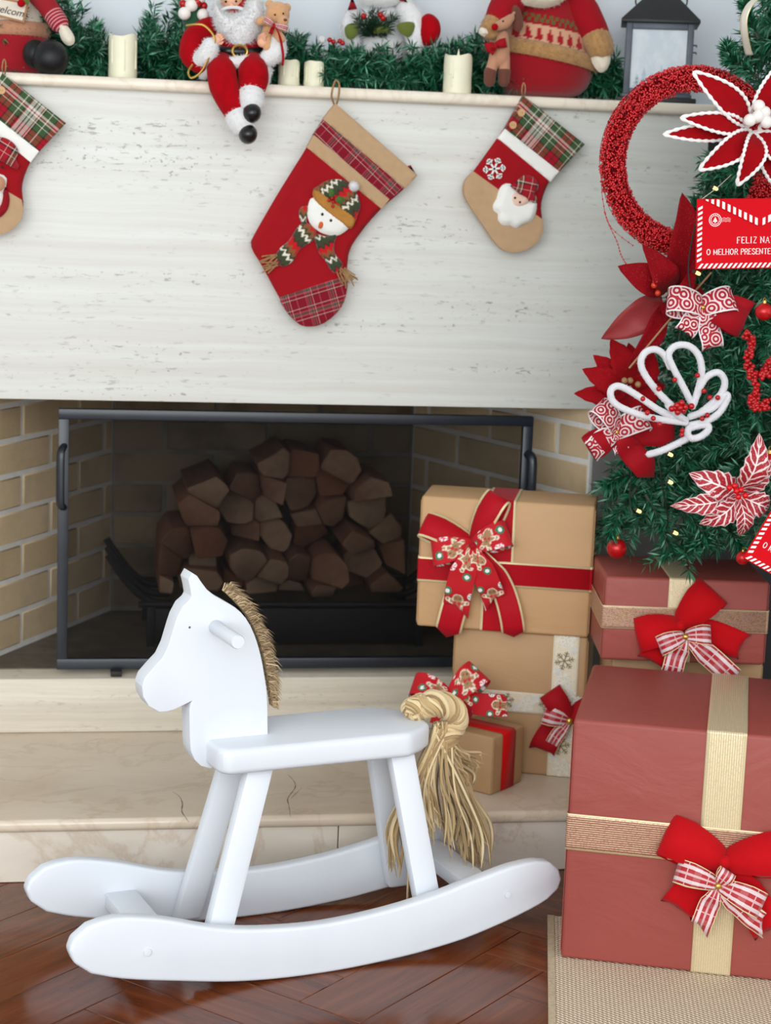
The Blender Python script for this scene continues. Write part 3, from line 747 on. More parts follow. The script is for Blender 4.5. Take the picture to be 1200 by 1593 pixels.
def band(parent, f, axis, at, width, w, d, h, mt, e=.0016, r=.005):
    """ribbon round the box: axis 'v' goes over the top at x = at, 'h' goes round the sides at z = at"""
    def rr(a, b):                                                    # rounded rectangle
        o = []
        for cx, cy, a0 in ((b[0]-r,a[1]+r,-90),(b[0]-r,b[1]-r,0),(a[0]+r,b[1]-r,90),(a[0]+r,a[1]+r,180)):
            for k in range(5): o.append((cx+r*math.cos(R(a0+k*22.5)),cy+r*math.sin(R(a0+k*22.5))))
        return o+[o[0]]
    if axis == 'v':
        q = rr((-e,.0004),(d+e,h+e)); pts = [f(at,x,y) for x,y in q]; wv = f(1,0,0)-f(0,0,0)
    else:
        q = rr((-e,-e),(w+e,d+e)); pts = [f(x,y,at) for x,y in q]; wv = Vector((0,0,1))
    return MB().ribbon(pts, wv*(width/2), 9).build('ribbon', mt, parent, ang=60, solid=.0006)

# large red-brown box on the rug
G5, f5, ex, ey = gift('gift_box', 'large red-brown wrapped gift with gold striped ribbon standing on the woven rug', (.870,3.066), -20.3, .54, .40, .437, .0075, M['brown'], .007)
def loc5(px,py): 
    q = PN(px,py,f5(0,0,0),ey)-f5(0,0,0); return q.dot(ex), q.z
band(G5, f5, 'v', .262, .068, .54,.40,.437, M['goldr2']); band(G5, f5, 'h', .235, .066, .54,.40,.437, M['goldr'], e=.0026)
u, v_ = loc5(1128,1338)
F5 = Frame(f5(u,-.006,v_), ex, Z)
bow(G5, F5, [('loop',M['red'],dict(ang=160,L=.112,W=.075,H=.24,roll=-25)), ('loop',M['red'],dict(ang=14,L=.115,W=.075,H=.24,roll=25)),
    ('tail',M['red'],dict(ang=222,L=.125,W=.062,bend=18,notch=.5)), ('tail',M['red'],dict(ang=-48,L=.15,W=.06,bend=-12,notch=.5))],
    knot=(.012,.012,M['red']))
F5b = Frame(f5(u-.008,-.034,v_-.033), ex, Z)
b = bow(G5, F5b, [('loop',M['plaidr'],dict(ang=166,L=.075,W=.042,H=.3,roll=-22)), ('loop',M['plaidr'],dict(ang=-22,L=.082,W=.046,H=.3,roll=22)),
    ('tail',M['plaidr'],dict(ang=248,L=.082,W=.036,bend=8,notch=0,cut=.9)), ('tail',M['plaidr'],dict(ang=-42,L=.098,W=.04,bend=8,notch=0,cut=-.9)), ('loop',M['plaidr'],dict(ang=60,L=.03,W=.03,H=.4))],
    knot=(.006,.012,M['gold']), label='small plaid bow tied over the red one')
# kraft box under the medium gift
G6, f6, ex, ey = gift('gift_box', 'plain kraft box behind the large red-brown gift, carrying the smaller red-brown gift', (1.075,3.535), -10, .30, .215, .3085, ZT, M['kraft2'])
# medium red-brown box
G4, f4, ex, ey = gift('gift_box', 'smaller red-brown wrapped gift with gold striped ribbon and red bow, on a kraft box', (1.041,3.50), -9.3, .322, .225, .168, .4365, M['brown'], .007)
band(G4, f4, 'v', .150, .05, .322,.225,.168, M['goldr2']); band(G4, f4, 'h', .088, .046, .322,.225,.168, M['goldr'], e=.0026)
def loc(f,ex,ey,px,py):
    q = PN(px,py,f(0,0,0),ey)-f(0,0,0); return q.dot(ex), q.z
u, v_ = loc(f4,ex,ey,1058,972); F4 = Frame(f4(u,-.006,v_), ex, Z)
bow(G4, F4, [('loop',M['red'],dict(ang=50,L=.095,W=.072,H=.26,roll=20)), ('loop',M['red'],dict(ang=196,L=.088,W=.068,H=.3,roll=-20)),
    ('tail',M['red'],dict(ang=-8,L=.135,W=.055,bend=-16,notch=.35)), ('tail',M['red'],dict(ang=228,L=.095,W=.06,bend=14,notch=.4))], knot=(.011,.012,M['red']))
F4b = Frame(f4(u+.006,-.034,v_-.014), ex, Z)
bow(G4, F4b, [('loop',M['plaidr'],dict(ang=205,L=.055,W=.04,H=.32,roll=-20)), ('loop',M['plaidr'],dict(ang=2,L=.05,W=.04,H=.34,roll=25)),
    ('tail',M['plaidr'],dict(ang=244,L=.082,W=.042,bend=18,notch=0,cut=.5)), ('tail',M['plaidr'],dict(ang=-36,L=.135,W=.044,bend=-6,notch=0,cut=-.8))],
    knot=(.006,.012,M['gold']), label='small plaid bow tied over the red one')
# lower kraft box on the step with snowflake ribbon
G2, f2, ex, ey = gift('gift_box', 'kraft wrapped gift with cream snowflake ribbon standing on the marble step', (.808,3.795), -20, .28, .185, .305, ZT, M['kraft2'])
W2 = .054
band(G2, f2, 'v', .236, W2, .28,.185,.305, M['cream_r']); band(G2, f2, 'h', .155, .045, .28,.185,.305, M['cream_r'], e=.0026)
def flake(m, c, ex, ey, n, r, wd, kind=0):
    for k in range(6):
        a = R(60*k+15); d = ex*math.cos(a)+ey*math.sin(a); q = ex*-math.sin(a)+ey*math.cos(a)
        def bar(p0,p1,w_):
            t = (p1-p0).normalized().cross(n)*w_; m.add([p0-t,p0+t,p1+t,p1-t],[(0,1,2,3)])
        bar(c, c+d*r, wd)
        for s in (-1,1):
            for tt, ln in ((.45,.36),(.7,.28)): bar(c+d*r*tt, c+d*r*tt+(d*.6+q*s*.8)*r*ln, wd*.8)
fm, fd = MB(), MB(); n2 = -ey
for k in range(7):
    c = f2(.236+rnd.uniform(-.006,.006),-.0031,.022+.046*k); flake(fd if k % 2 else fm, c, ex, Z, n2, .021, .0012)
    c = f2(.236+(.015 if k % 2 else -.015),-.0031,.045+.046*k); flake(fm, c, ex, Z, n2, .010, .001)
for k in range(6):
    c = f2(.03+.043*k,-.0041,.155+rnd.uniform(-.004,.004)); flake(fm if k % 2 else fd, c, ex, Z, n2, .018, .0011); flake(fm, c+ex*.02+Z*(.012 if k % 2 else -.012), ex, Z, n2, .009, .001)
lab(stuff(fm.build('snowflake_print', M['flake'], G2, smooth=False)), 'white snowflakes printed on the cream ribbon'); lab(stuff(fd.build('snowflake_print', M['flake_d'], G2, smooth=False)), 'olive snowflakes printed on the cream ribbon')
u, v_ = loc(f2,ex,ey,888,1118); F2 = Frame(f2(u,-.012,v_), ex, Z)
bow(G2, F2, [('loop',M['darkred'],dict(ang=128,L=.074,W=.05,H=.3,roll=-10)), ('loop',M['darkred'],dict(ang=40,L=.05,W=.045,H=.3,roll=20)),
    ('tail',M['darkred'],dict(ang=205,L=.095,W=.055,bend=52,notch=.3)), ('loop',M['plaidr'],dict(ang=166,L=.056,W=.044,H=.32,roll=-15,lift=.012)), ('tail',M['plaidr'],dict(ang=225,L=.07,W=.03,bend=25,notch=0,cut=.7,lift=.02))], knot=(.008,.012,M['gold']))
# top kraft box with gingerbread bow
G1, f1, ex, ey = gift('gift_box', 'wide kraft gift with red gold-edged ribbon and gingerbread bow, on the snowflake gift', (.727,3.800), -17.9, .358, .159, .276, .4335, M['kraft'])
band(G1, f1, 'v', .165, .064, .358,.159,.276, M['redgold']); band(G1, f1, 'h', .123, .053, .358,.159,.276, M['redgold'], e=.0026)
u, v_ = loc(f1,ex,ey,738,848); F1 = Frame(f1(u,-.008,v_), ex, Z)
bow(G1, F1, [('loop',M['redgold'],dict(ang=160,L=.115,W=.058,H=.16,roll=-30)), ('loop',M['redgold'],dict(ang=66,L=.118,W=.058,H=.16,roll=25)),
    ('tail',M['redgold'],dict(ang=254,L=.185,W=.056,bend=4,notch=-.3,start=.004)), ('tail',M['redgold'],dict(ang=-40,L=.20,W=.05,bend=-42,notch=-.25,start=.004)),
    ('loop',M['print'],dict(ang=192,L=.085,W=.056,H=.26,roll=-18,lift=.02,paint=ginger)), ('loop',M['print'],dict(ang=26,L=.08,W=.056,H=.28,roll=20,lift=.02,paint=ginger)),
    ('tail',M['print'],dict(ang=250,L=.128,W=.056,bend=14,notch=0,cut=.9,lift=.03,paint=ginger,start=.012)), ('tail',M['print'],dict(ang=-58,L=.115,W=.05,bend=-14,notch=0,cut=-.9,lift=.03,paint=ginger,start=.012))], knot=(.010,.02,M['darkred']))
# small kraft box in front
G3, f3, ex, ey = gift('gift_box', 'small kraft gift with bright red ribbon on the marble step behind the horse tail', (.776,3.680), -45, .113, .122, .122, ZT, M['kraft2'], .005)
band(G3, f3, 'h', .06, .0001, .11,.12,.12, M['redsatin']) if False else None
pts = [f3(.1146,.061,.002),f3(.1146,.061,.118),f3(.110,.061,.1236),f3(-.001,.061,.1236),f3(-.0016,.061,.002)]
MB().ribbon(pts, [ (f3(0,1,0)-f3(0,0,0))*.025]*5, 3).build('ribbon', M['redsatin'], G3, ang=60, solid=.0006)
q = PN(702,1088,Vector((0,3.66,0)),Yv); F3 = Frame(f3(.045,.055,.136), X, (Z*.9+Yv*.43))
F3 = Frame(q, X, (Z*.92+Yv*.39))
bow(G3, F3, [('loop',M['print'],dict(ang=158,L=.085,W=.05,H=.3,roll=-15,paint=ginger)), ('loop',M['print'],dict(ang=42,L=.085,W=.06,H=.3,roll=15,paint=ginger)),
    ('tail',M['print'],dict(ang=-14,L=.118,W=.046,bend=14,notch=.3,paint=ginger)), ('tail',M['print'],dict(ang=238,L=.06,W=.046,bend=14,notch=.3,paint=ginger)), ('loop',M['darkred'],dict(ang=-70,L=.05,W=.05,H=.5,roll=10))], knot=(.009,.01,M['darkred']))

# ------------------------------------------------------------------ rug
kr = N('woven_jute_rug'); o_ = kr.obj(); a_ = R(-14)
mp = kr.scaled(o_, (1,1,1), (0,0,R(14))); sp = kr.n('ShaderNodeSeparateXYZ'); kr.t.links.new(mp, sp.inputs[0])
s1 = kr.math('SINE', kr.math('ADD', kr.math('MULTIPLY', sp.outputs[1], 720.0), kr.math('MULTIPLY', sp.outputs[0], 520.0)))
s2 = kr.math('SINE', kr.math('MULTIPLY', sp.outputs[0], 900.0))
hh = kr.math('ADD', s1, kr.math('MULTIPLY', s2, .5))
kr.base(kr.mix(kr.ramp(hh,[(.3,(0,0,0)),(.75,(1,1,1))]), lin((186,164,136)), lin((246,234,212)))); kr.p(Roughness=.95); kr.bump(hh, .6, .0025)
A = R(-14); rx = Vector((math.cos(A),math.sin(A),0)); ry = Vector((-math.sin(A),math.cos(A),0)); R0 = Vector((.784,2.811,0))
m = MB(); prof = [(-1.2,.0)]+[(x,.0) for x in np.linspace(-1.1,.62,12)]+[(.655,.0),(.67,.006),(.68,.02),(.684,.034)]
def rug_strip(xa, xb, th, nx=10):
    m = MB(); cols = []
    for k in range(nx+1):
        x = xa+(xb-xa)*k/nx
        for y, h in prof:
            p = R0+rx*x+ry*y
            if p.y > 3.49: p = p+ry*((3.49-p.y)/ry.y)
            cols.append((p, h))
    n_ = len(prof); V = [p+Z*(h+.0004) for p,h in cols]+[p+Z*(h+th) for p,h in cols]; F_ = []
    for k in range(nx):
        for j in range(n_-1):
            a = k*n_+j; F_.append((a,a+1,a+1+n_,a+n_)); b = a+len(cols); F_.append((b,b+n_,b+n_+1,b+1))
    N_ = len(cols)
    for j in range(n_-1): F_.append((j,j+N_,j+1+N_,j+1)); a = nx*n_+j; F_.append((a,a+1,a+1+N_,a+N_))
    for k in range(nx): a = k*n_; F_.append((a,a+n_,a+n_+N_,a+N_)); a = k*n_+n_-1; F_.append((a,a+N_,a+n_+N_,a+n_))
    return m.add(V,F_)
prof = [q for q in prof if q[0] < .6]
RG = rug_strip(.012,1.6,.007,14).build('rug', kr.m, None, ang=50, loc=tuple(R0)); tag(RG, 'beige woven jute rug with a stitched edge under the large red-brown gift', 'rug')
eb = mat('rug_edge_binding', (196,178,148), .95, var=.15, vs=200, bump=.5, bs=600)
rug_strip(0,.012,.0085,1).build('edge_binding', eb, RG, ang=50)

# ------------------------------------------------------------------ soft materials for the toys
ZM = 1.5382
M['redv'] = mat('red_velvet', (172,6,20), .95, var=.1, vs=60, bump=.3, bs=700, sheen=.04, spec=.1)
M['knit'] = fabric('red_knit', (158,12,28), 1500, sheen=.04)
M['felt'] = fabric('dark_red_felt', (146,16,30), 2200, sheen=.04)
M['fur'] = mat('white_fur', (240,240,240), .95, var=.03, vs=90, bump=.9, bs=420, bd=.003, sheen=.4, spec=.15)
M['creamf'] = mat('cream_fleece', (236,226,206), .95, var=.04, vs=90, bump=.7, bs=420, bd=.002, sheen=.3, spec=.15)
M['tanf'] = mat('tan_fur', (196,150,96), .95, var=.15, vs=90, bump=.9, bs=420, bd=.003, sheen=.3, spec=.15)
M['beige'] = fabric('beige_felt', (192,140,110), 1800); M['brownf'] = fabric('brown_felt', (110,66,52), 1800)
M['skin'] = mat('doll_skin', (236,178,146), .55, var=.04)
M['blackg'] = mat('black_shiny_vinyl', (18,18,20), .3, var=.02); M['blackf'] = mat('black_fleece', (9,10,14), .45, bump=.5, bs=500, spec=.4)
M['olive'] = fabric('olive_felt', (104,116,52), 2000)
M['wax'] = mat('ivory_wax', (238,236,208), .5, var=.03, vs=20, bump=.25, bs=60, bd=.002)
M['eye'] = mat('black_eye', (12,12,12), .25); M['berry'] = mat('red_berry', (176,6,14), .3, var=.05); M['berryw'] = mat('white_bead', (238,234,228), .5, var=.03)
M['white_p'] = mat('white_print', (244,240,238), .7, var=.01)
def fuzz(mesh_obj, n, L, mt, name='fur_strands', parent=None, wd=.0006):
    """short fibres standing on a padded part"""
    me = mesh_obj.data; m = MB(); ps = me.polygons; ar = np.array([p.area for p in ps]); cu = np.cumsum(ar)/ar.sum(); org = ORG[mesh_obj.name]
    for _ in range(n):
        p = ps[int(np.searchsorted(cu, rnd.random()))]; vs = [me.vertices[i].co for i in p.vertices]
        a,b,c = rnd.random(),rnd.random(),rnd.random(); s = a+b+c; q = (vs[0]*a+vs[1]*b+vs[2]*c)/s+org
        d = (p.normal+Vector((rnd.uniform(-.7,.7),rnd.uniform(-.7,.7),rnd.uniform(-.8,.4)))).normalized(); sd = d.orthogonal().normalized()*wd
        m.add([q-sd,q+sd,q+d*L*rnd.uniform(.5,1.1)],[(0,1,2)])
    return stuff(m.build(name, mt, parent or mesh_obj, smooth=False))
def limbY(pts, rad, n=14):                 # pts: (px, py, Y)
    return MB().limb(curve([P(*q) for q in pts],5), np.interp(np.linspace(0,1,(len(pts)-1)*5+1), np.linspace(0,1,len(rad)), rad), n)
S = 1/700.0                                # metres per pixel on the mantel

# ------------------------------------------------------------------ needles
kn = N('green_tinsel_needles'); ri = kn.n('ShaderNodeNewGeometry').outputs['Random Per Island']
kn.base(kn.ramp(ri,[(0,lin((4,46,30))),(.45,lin((14,88,58))),(.8,lin((40,122,84))),(1,lin((122,178,146)))])); kn.p(Roughness=.42); kn.b.inputs['Specular IOR Level'].default_value = .5
M['needle'] = kn.m; M['stem'] = mat('dark_wire_stem', (40,50,34), .7)
nrg = np.random.default_rng(5)
class Needles:
    def __init__(s): s.V = []
    def sprig(s, pts, n, L=.028, w=.0011, spread=.9, start=0.0):
        pts = np.array([tuple(p) for p in pts]); m = len(pts)
        t = nrg.uniform(start, 1, n)*(m-1); k = np.minimum(t.astype(int), m-2); f = (t-k)[:,None]
        p = pts[k]*(1-f)+pts[k+1]*f; ax = pts[k+1]-pts[k]; ax /= np.linalg.norm(ax,axis=1)[:,None]+1e-9
        r = nrg.normal(size=(n,3)); r -= ax*(r*ax).sum(1)[:,None]; r /= np.linalg.norm(r,axis=1)[:,None]+1e-9
        d = ax*nrg.uniform(.35,.95,n)[:,None]+r*spread*nrg.uniform(.7,1.1,n)[:,None]; d /= np.linalg.norm(d,axis=1)[:,None]
        sd = np.cross(d, nrg.normal(size=(n,3))); sd /= np.linalg.norm(sd,axis=1)[:,None]+1e-9
        ln = L*nrg.uniform(.65,1.1,n)[:,None]; tip = p+d*ln; tip[:,2] -= .15*ln[:,0]*nrg.uniform(0,1,n)
        mid = p+d*ln*.5
        s.V.append(np.stack([p-sd*w*.6, mid-sd*w, tip, mid+sd*w],1).reshape(-1,3))
    def build(s, name, mt, parent):
        V = np.concatenate(s.V); org = np.array(ORG[parent.name]); me = bpy.data.meshes.new(name); nq = len(V)//4
        me.vertices.add(len(V)); me.vertices.foreach_set('co', (V-org).astype(np.float32).ravel())
        me.loops.add(nq*4); me.loops.foreach_set('vertex_index', np.arange(nq*4, dtype=np.int32))
        me.polygons.add(nq); me.polygons.foreach_set('loop_start', np.arange(0,nq*4,4,dtype=np.int32))
        me.materials.append(mt); me.update(calc_edges=True)
        o = bpy.data.objects.new(name, me); COL.objects.link(o); o.parent = parent; ORG[o.name] = Vector(org); return stuff(o)

# ------------------------------------------------------------------ garland on the mantel
GA = thing('garland', 'thick green tinsel fir garland lying along the mantel shelf behind the toys', 'garland', (.5,4.25,ZM))
topx = [-60,60,100,135,160,175,212,222,240,290,310,440,470,500,530,560,640,690,720,750,770,880,940,980,1010]
topy = [0,-10,-30,0,40,66,66,15,-25,-20,20,38,34,55,66,62,62,62,52,34,55,70,70,85,112]
stem = curve([P(x,y,4.25) for x,y in ((-80,100),(60,100),(200,104),(340,108),(480,118),(620,122),(760,124),(900,128),(955,134))],6)
MB().tube(stem,.008,8).build('stem', M['stem'], GA)
nd = Needles()
for i in range(700):
    x = rnd.uniform(-60,968); ty = np.interp(x, topx, topy); base_y = 108+x*.03
    y = ty+10+(base_y+4-ty)*rnd.random()**.9
    Yd = rnd.uniform(4.085,4.2) if 500 < x < 680 and i % 2 else rnd.uniform(4.13,4.31)
    tip = P(x,y,Yd); b0 = P(x+rnd.uniform(-55,55), base_y+rnd.uniform(-10,12), 4.25)
    b0.x = min(b0.x, P(966,100,4.25).x)
    if (tip-b0).length < .05: b0 = tip+Vector((rnd.uniform(-.05,.05),.03,-.05))
    if tip.z < ZM+.02: tip.z = ZM+.02
    b0.z = max(b0.z, ZM+.012)
    if 165 < x < 216 and Yd < 4.2: continue
    nd.sprig(curve([b0,(b0+tip)/2+Vector((0,0,.008)),tip],3), 84, .031, .0018, .85, .12)
nd.build('needles', M['needle'], GA)

# ------------------------------------------------------------------ candles
def candle(cx, top, w, Yc, label):
    c = P(cx, 100, Yc); h = P(cx,top,Yc).z-ZM; r = w/2*Yc*1.02/FPX
    t = thing('pillar_candle', label, 'candle', (c.x,Yc,ZM), 'ivory pillar candles on the mantel')
    n = 28; prof = [(0,0),(r*.98,0),(r,.002)]+[(r*(1+.012*math.sin(k*1.9)), h*(k/6)) for k in range(1,6)]+[(r*.98,h-.003),(r*.93,h),(r*.8,h-.001),(r*.72,h-.006),(0,h-.008)]
    m = MB().lathe(prof,(c.x,Yc,ZM),n)
    for i in range(len(m.v)):
        x,y,z = m.v[i]; a = math.atan2(y-Yc,x-c.x)
        if z-ZM > h*.8: m.v[i] = (x,y,z+(.0028 if w > 38 else .0010)*math.sin(a*2+cx)+.0008*math.sin(a*5))
    m.build('wax', M['wax'], t)
    for k in range(4):
        a = R(-90+rnd.uniform(-70,70)); l = rnd.uniform(.3,.7)*h; q = Vector((c.x+math.cos(a)*r*.99, Yc+math.sin(a)*r*.99, ZM+h-.012)); MB().limb([q,q-Z*l*.5,q-Z*l],[.0016,.0016,.0022],7).build('drip', M['wax'], t)
    if w > 42: MB().lathe([(0,0),(.0026,.002),(.0032,.007),(.0018,.014),(.0004,.02),(0,.021)],(c.x,Yc,ZM+h-.007),10).build('wick', M['wax'], t)
candle(191,55,42,4.15,'ivory candle half sunk in the garland, behind and left of the seated santa figurine')
candle(450,94,32,4.13,'left one of the two short ivory candles standing beside the seated santa figurine')
candle(489,96,30,4.13,'right one of the two short ivory candles, beside the big stocking loop')
candle(713,86,43,4.10,'tallest ivory candle, standing alone just left of the big red plush santa')

# ------------------------------------------------------------------ little grey box
q = P(551,128,4.22); tag(MB().box((q.x,4.215,ZM+.0145),(.062,.05,.027)).build('box', mat('dark_grey_plastic',(92,94,98),.6), None, bevel=.004, loc=(q.x,4.215,ZM)), 'small dark grey box half hidden under the garland above the big stocking', 'box')

# ------------------------------------------------------------------ seated santa figurine
SA = thing('santa_figurine', 'seated santa figurine with white beard, legs dangling over the mantel edge', 'figurine', tuple(P(370,118,4.11)))
limbY([(372,15,4.12),(371,50,4.11),(369,82,4.105)],[.036,.05,.053],18).build('coat', M['redv'], SA)
h = limbY([(317,116,4.07),(330,106,4.05),(352,100,4.035),(380,96,4.035),(400,98,4.04),(416,110,4.06)],[.011,.012,.013,.013,.013,.012]).build('coat_hem', M['fur'], SA); fuzz(h,900,.006,M['fur'])
h = limbY([(404,98,4.04),(413,112,4.045),(412,128,4.06)],[.012,.013,.011]).build('coat_hem', M['fur'], SA); fuzz(h,300,.006,M['fur'])
MB().tube(curve([P(333,76,4.075),P(352,79,4.053),P(375,81,4.05),P(398,80,4.057),P(408,78,4.075)],5),.0085,8,flat=.5,up=Z).build('belt', M['blackg'], SA)
bk = MB(); c = P(373,80,4.043)
bk.tube([c+Vector((math.cos(a)*.0155,-.001,math.sin(a)*.0125)) for a in [2*math.pi*k/16+.2 for k in range(17)]],.0026,8); bk.build('buckle', M['gold'], SA)
hd_ = MB().ball(P(360,-2,4.105),(.027,.027,.032),18,12).build('head', M['skin'], SA)
for ex_, ey_ in ((351.5,2.5),(367.5,2)):
    MB().ball(P(ex_,ey_,4.0795),.0026,10,7).build('eye', M['eye'], hd_)
    MB().limb([P(ex_-6,ey_-6,4.079),P(ex_+5,ey_-7,4.079)],.0022,7).build('eyebrow', M['fur'], hd_)
MB().ball(P(360,8,4.074),(.0055,.005,.0045),10,7).build('nose', M['skin'], hd_)
MB().ball(P(361,17,4.077),(.005,.003,.0025),10,6).build('mouth', mat('doll_lip',(190,84,80),.5), hd_)
MB().limb(curve([P(342,17,4.072),P(352,12.5,4.069),P(361,11.5,4.068),P(371,12,4.069),P(381,16,4.072)],4),[.001]+[.0034]*7+[.0032]*2+[.0034]*6+[.001],8).build('moustache', M['fur'], hd_)
bd = puffY([(336,-12),(343,12),(352,19),(369,19),(379,12),(390,-14),(404,-4),(411,18),(409,40),(400,60),(386,76),(371,86),(356,76),(343,58),(334,36),(330,10)],4.082,.036,step=.007).build('beard', M['fur'], SA); fuzz(bd,3200,.012,M['fur'])
ht = MB().limb([P(362,-30,4.105),P(364,-45,4.105),P(374,-70,4.11)],[.032,.027,.012],14).build('hat', M['redv'], SA)
hb = MB().lathe([(.03,-.006),(.036,-.004),(.037,.004),(.031,.007)],P(361,-24,4.105),20).build('hat_trim', M['fur'], SA)
limbY([(326,42,4.11),(304,60,4.09),(299,84,4.07),(309,98,4.055)],[.022,.027,.027,.021]).build('sleeve', M['redv'], SA)
c1 = limbY([(312,92,4.045),(322,84,4.035),(327,72,4.032)],[.018,.021,.018]).build('cuff', M['fur'], SA); fuzz(c1,600,.006,M['fur'])
def doll_hand(p, d, up, s, mt, parent, side=1):
    """small mitt of a palm, four bent fingers and a thumb"""
    d = Vector(d).normalized(); up = Vector(up).normalized(); sd = d.cross(up).normalized()*side
    m = MB(); m.ball(p, (s*.95,s*.6,s*.85), 12, 8)
    for k in range(4):
        b = p+d*s*.5+sd*s*(.55-.37*k); L = s*(.95,1.1,1.05,.8)[k]
        m.limb([b, b+d*L*.55+up*s*.1, b+d*L*.9-up*s*.35],[s*.24,s*.22,s*.18],7,2)
    b = p+sd*s*.7-d*s*.1; m.limb([b,b+sd*s*.35+d*s*.3,b+sd*s*.3+d*s*.75],[s*.26,s*.23,s*.18],7,2)
    return m.build('hand', mt, parent)
doll_hand(P(337,62,4.028), (.6,0,.5), (0,-1,.2), .0115, M['skin'], SA)
limbY([(404,42,4.11),(424,64,4.09),(432,84,4.07)],[.02,.022,.018]).build('sleeve', M['redv'], SA)
c2 = limbY([(431,66,4.055),(428,80,4.045),(417,91,4.04)],[.02,.024,.018]).build('cuff', M['fur'], SA); fuzz(c2,600,.006,M['fur'])
doll_hand(P(409,66,4.035), (-.1,-.2,.9), (-.8,-.6,0), .0125, M['skin'], SA, -1)
limbY([(346,99,4.085),(345,113,4.025),(349,135,4.012),(360,160,4.005),(371,184,4.0)],[.03,.031,.031,.028,.021]).build('leg', M['redv'], SA)
limbY([(391,98,4.085),(394,113,4.022),(394,126,4.015),(391,146,4.005)],[.03,.032,.032,.026]).build('leg', M['redv'], SA)
for a_, b_, cc_ in (((371,184,3.995),(376,194,3.992),(386,209,3.978)),((391,149,3.998),(391,160,3.994),(392,176,3.978))):
    t_ = limbY([a_,b_],[.0275,.0265]).build('trouser_cuff', M['fur'], SA); fuzz(t_,700,.006,M['fur'])
    bt = MB().ball(P(*cc_),(.0195,.027,.0205),14,9,M=Matrix.Rotation(R(20),3,'Y')); bt.build('boot', M['blackg'], SA)
cord = MB().tube(curve([P(290,40,4.05),P(305,38,4.035),P(318,40,4.03),P(331,53,4.022),P(334,66,4.02),P(324,92,4.018),P(312,113,4.02),P(298,121,4.03),P(293,112,4.035),P(300,100,4.03)],6),.0022,6).build('cord', M['gold'], SA)

SK = thing('toy_sack', 'small green sack of red and white baubles carried over the shoulder of the santa figurine', 'sack', tuple(P(300,60,4.15)))
limbY([(312,70,4.15),(306,45,4.145),(304,22,4.14)],[.022,.03,.026],16).build('bag', mat('green_velvet',(14,78,44),.85,sheen=.4), SK)
for x,y,r_,mm in ((287,21,9.5,'berryw'),(316,23,9,'berryw'),(298,8,9.5,'berryw'),(307,3,7,'berry'),(317,9,6,'berry'),(285,6,6,'berry'),(312,-4,8,'berryw')):
    MB().ball(P(x,y,4.115+rnd.uniform(-.012,.01)),r_*S,14,9).build('bauble', M[mm], SK)

TB = thing('teddy_bear', 'tiny tan teddy bear with red gingham bow in the arm of the santa figurine', 'teddy bear', tuple(P(424,70,4.06)))
M['teddy'] = mat('teddy_plush', (222,168,118), .95, var=.08, vs=120, bump=.7, bs=600, bd=.002, sheen=.4)
limbY([(418,62,4.06),(420,42,4.06)],[.017,.015]).build('body', M['teddy'], TB)
th = MB().ball(P(432,22,4.055),(.0255,.024,.026),16,11).build('head', M['teddy'], TB)
MB().ball(P(440,33,4.033),(.013,.012,.011),12,8).build('muzzle', M['teddy'], th); MB().ball(P(444,31,4.0215),(.0042,.003,.003),8,6).build('nose', M['brownf'], th)
for x,y in ((428,23),(441,21)): MB().ball(P(x,y,4.0305),.0022,8,6).build('eye', M['eye'], th)
for x,y in ((420,7),(446,12)): MB().ball(P(x,y,4.062),(.0095,.006,.0095),12,8).build('ear', M['teddy'], th)
limbY([(416,32,4.045),(404,33,4.035)],[.01,.0085]).build('arm', M['teddy'], TB); limbY([(428,48,4.045),(437,60,4.03)],[.011,.0095]).build('leg', M['teddy'], TB); limbY([(414,56,4.045),(416,74,4.034)],[.011,.009]).build('leg', M['teddy'], TB)
FB = Frame(P(426,39,4.026), X, Z)
bow(TB, FB, [('loop',M['plaidr'],dict(ang=150,L=.022,W=.014,H=.35)),('loop',M['plaidr'],dict(ang=-12,L=.03,W=.014,H=.35)),('tail',M['darkred'],dict(ang=-55,L=.085,W=.005,bend=-40,notch=0)),('tail',M['darkred'],dict(ang=250,L=.02,W=.008))], knot=(.004,.003,M['darkred']))

# ------------------------------------------------------------------ big plush santa
kp = painted('patterned_red_knit', .92, .3)
BS = thing('plush_santa', 'big round red plush santa with tan fur belt and knitted tree pattern', 'plush toy', tuple(P(845,152,4.2)))
c = P(845,100,4.2); cx0 = c.x
ry_ = [(-30,44),(-10,52),(10,60),(30,68),(50,73),(70,77),(90,80),(105,80),(120,77),(135,70),(145,60),(151,46),(153.5,20),(154,0)]
zz = [P(845,a,4.2).z for a,_ in ry_]; rr_ = [b*S for _,b in ry_]
zs = np.linspace(ZM+.001, zz[0], 96); zmap = np.array(zz[::-1]); rmap = np.array(rr_[::-1]); zmap = zmap-zmap[0]+ZM+.001
m = MB(); prof = [(float(np.interp(q, zmap, rmap)), float(q)) for q in zs]; m.lathe(prof,(cx0,4.2,0),150,sx=1,sy=.92)
yref = {}
def santa_paint(x, z):
    zz_ = (z-P(845,0,4.2).z)*-700+ (x-cx0)*-700*.16     # pixel row, tilted
    u = (x-cx0)*700
    if 30 < zz_ < 36: return (96,92,48) if (u % 9) < 5 else (150,12,28)
    if 36 <= zz_ < 42: return (96,92,48) if ((u+4.5) % 9) < 5 else (150,12,28)
    if 46 < zz_ < 72:
        uu = (u % 16)-8; f = (zz_-50)/18
        if 0 < f < 1 and abs(uu) < 1+f*5.2: return (160,14,30)
        if 1 <= f < 1.15 and abs(uu) < 1.4: return (120,30,30)
        return (206,158,128)
    return (152,10,26)
m.c = [lin(santa_paint(x,z)) for x,y,z in m.v]
body = m.build('body', kp, BS)
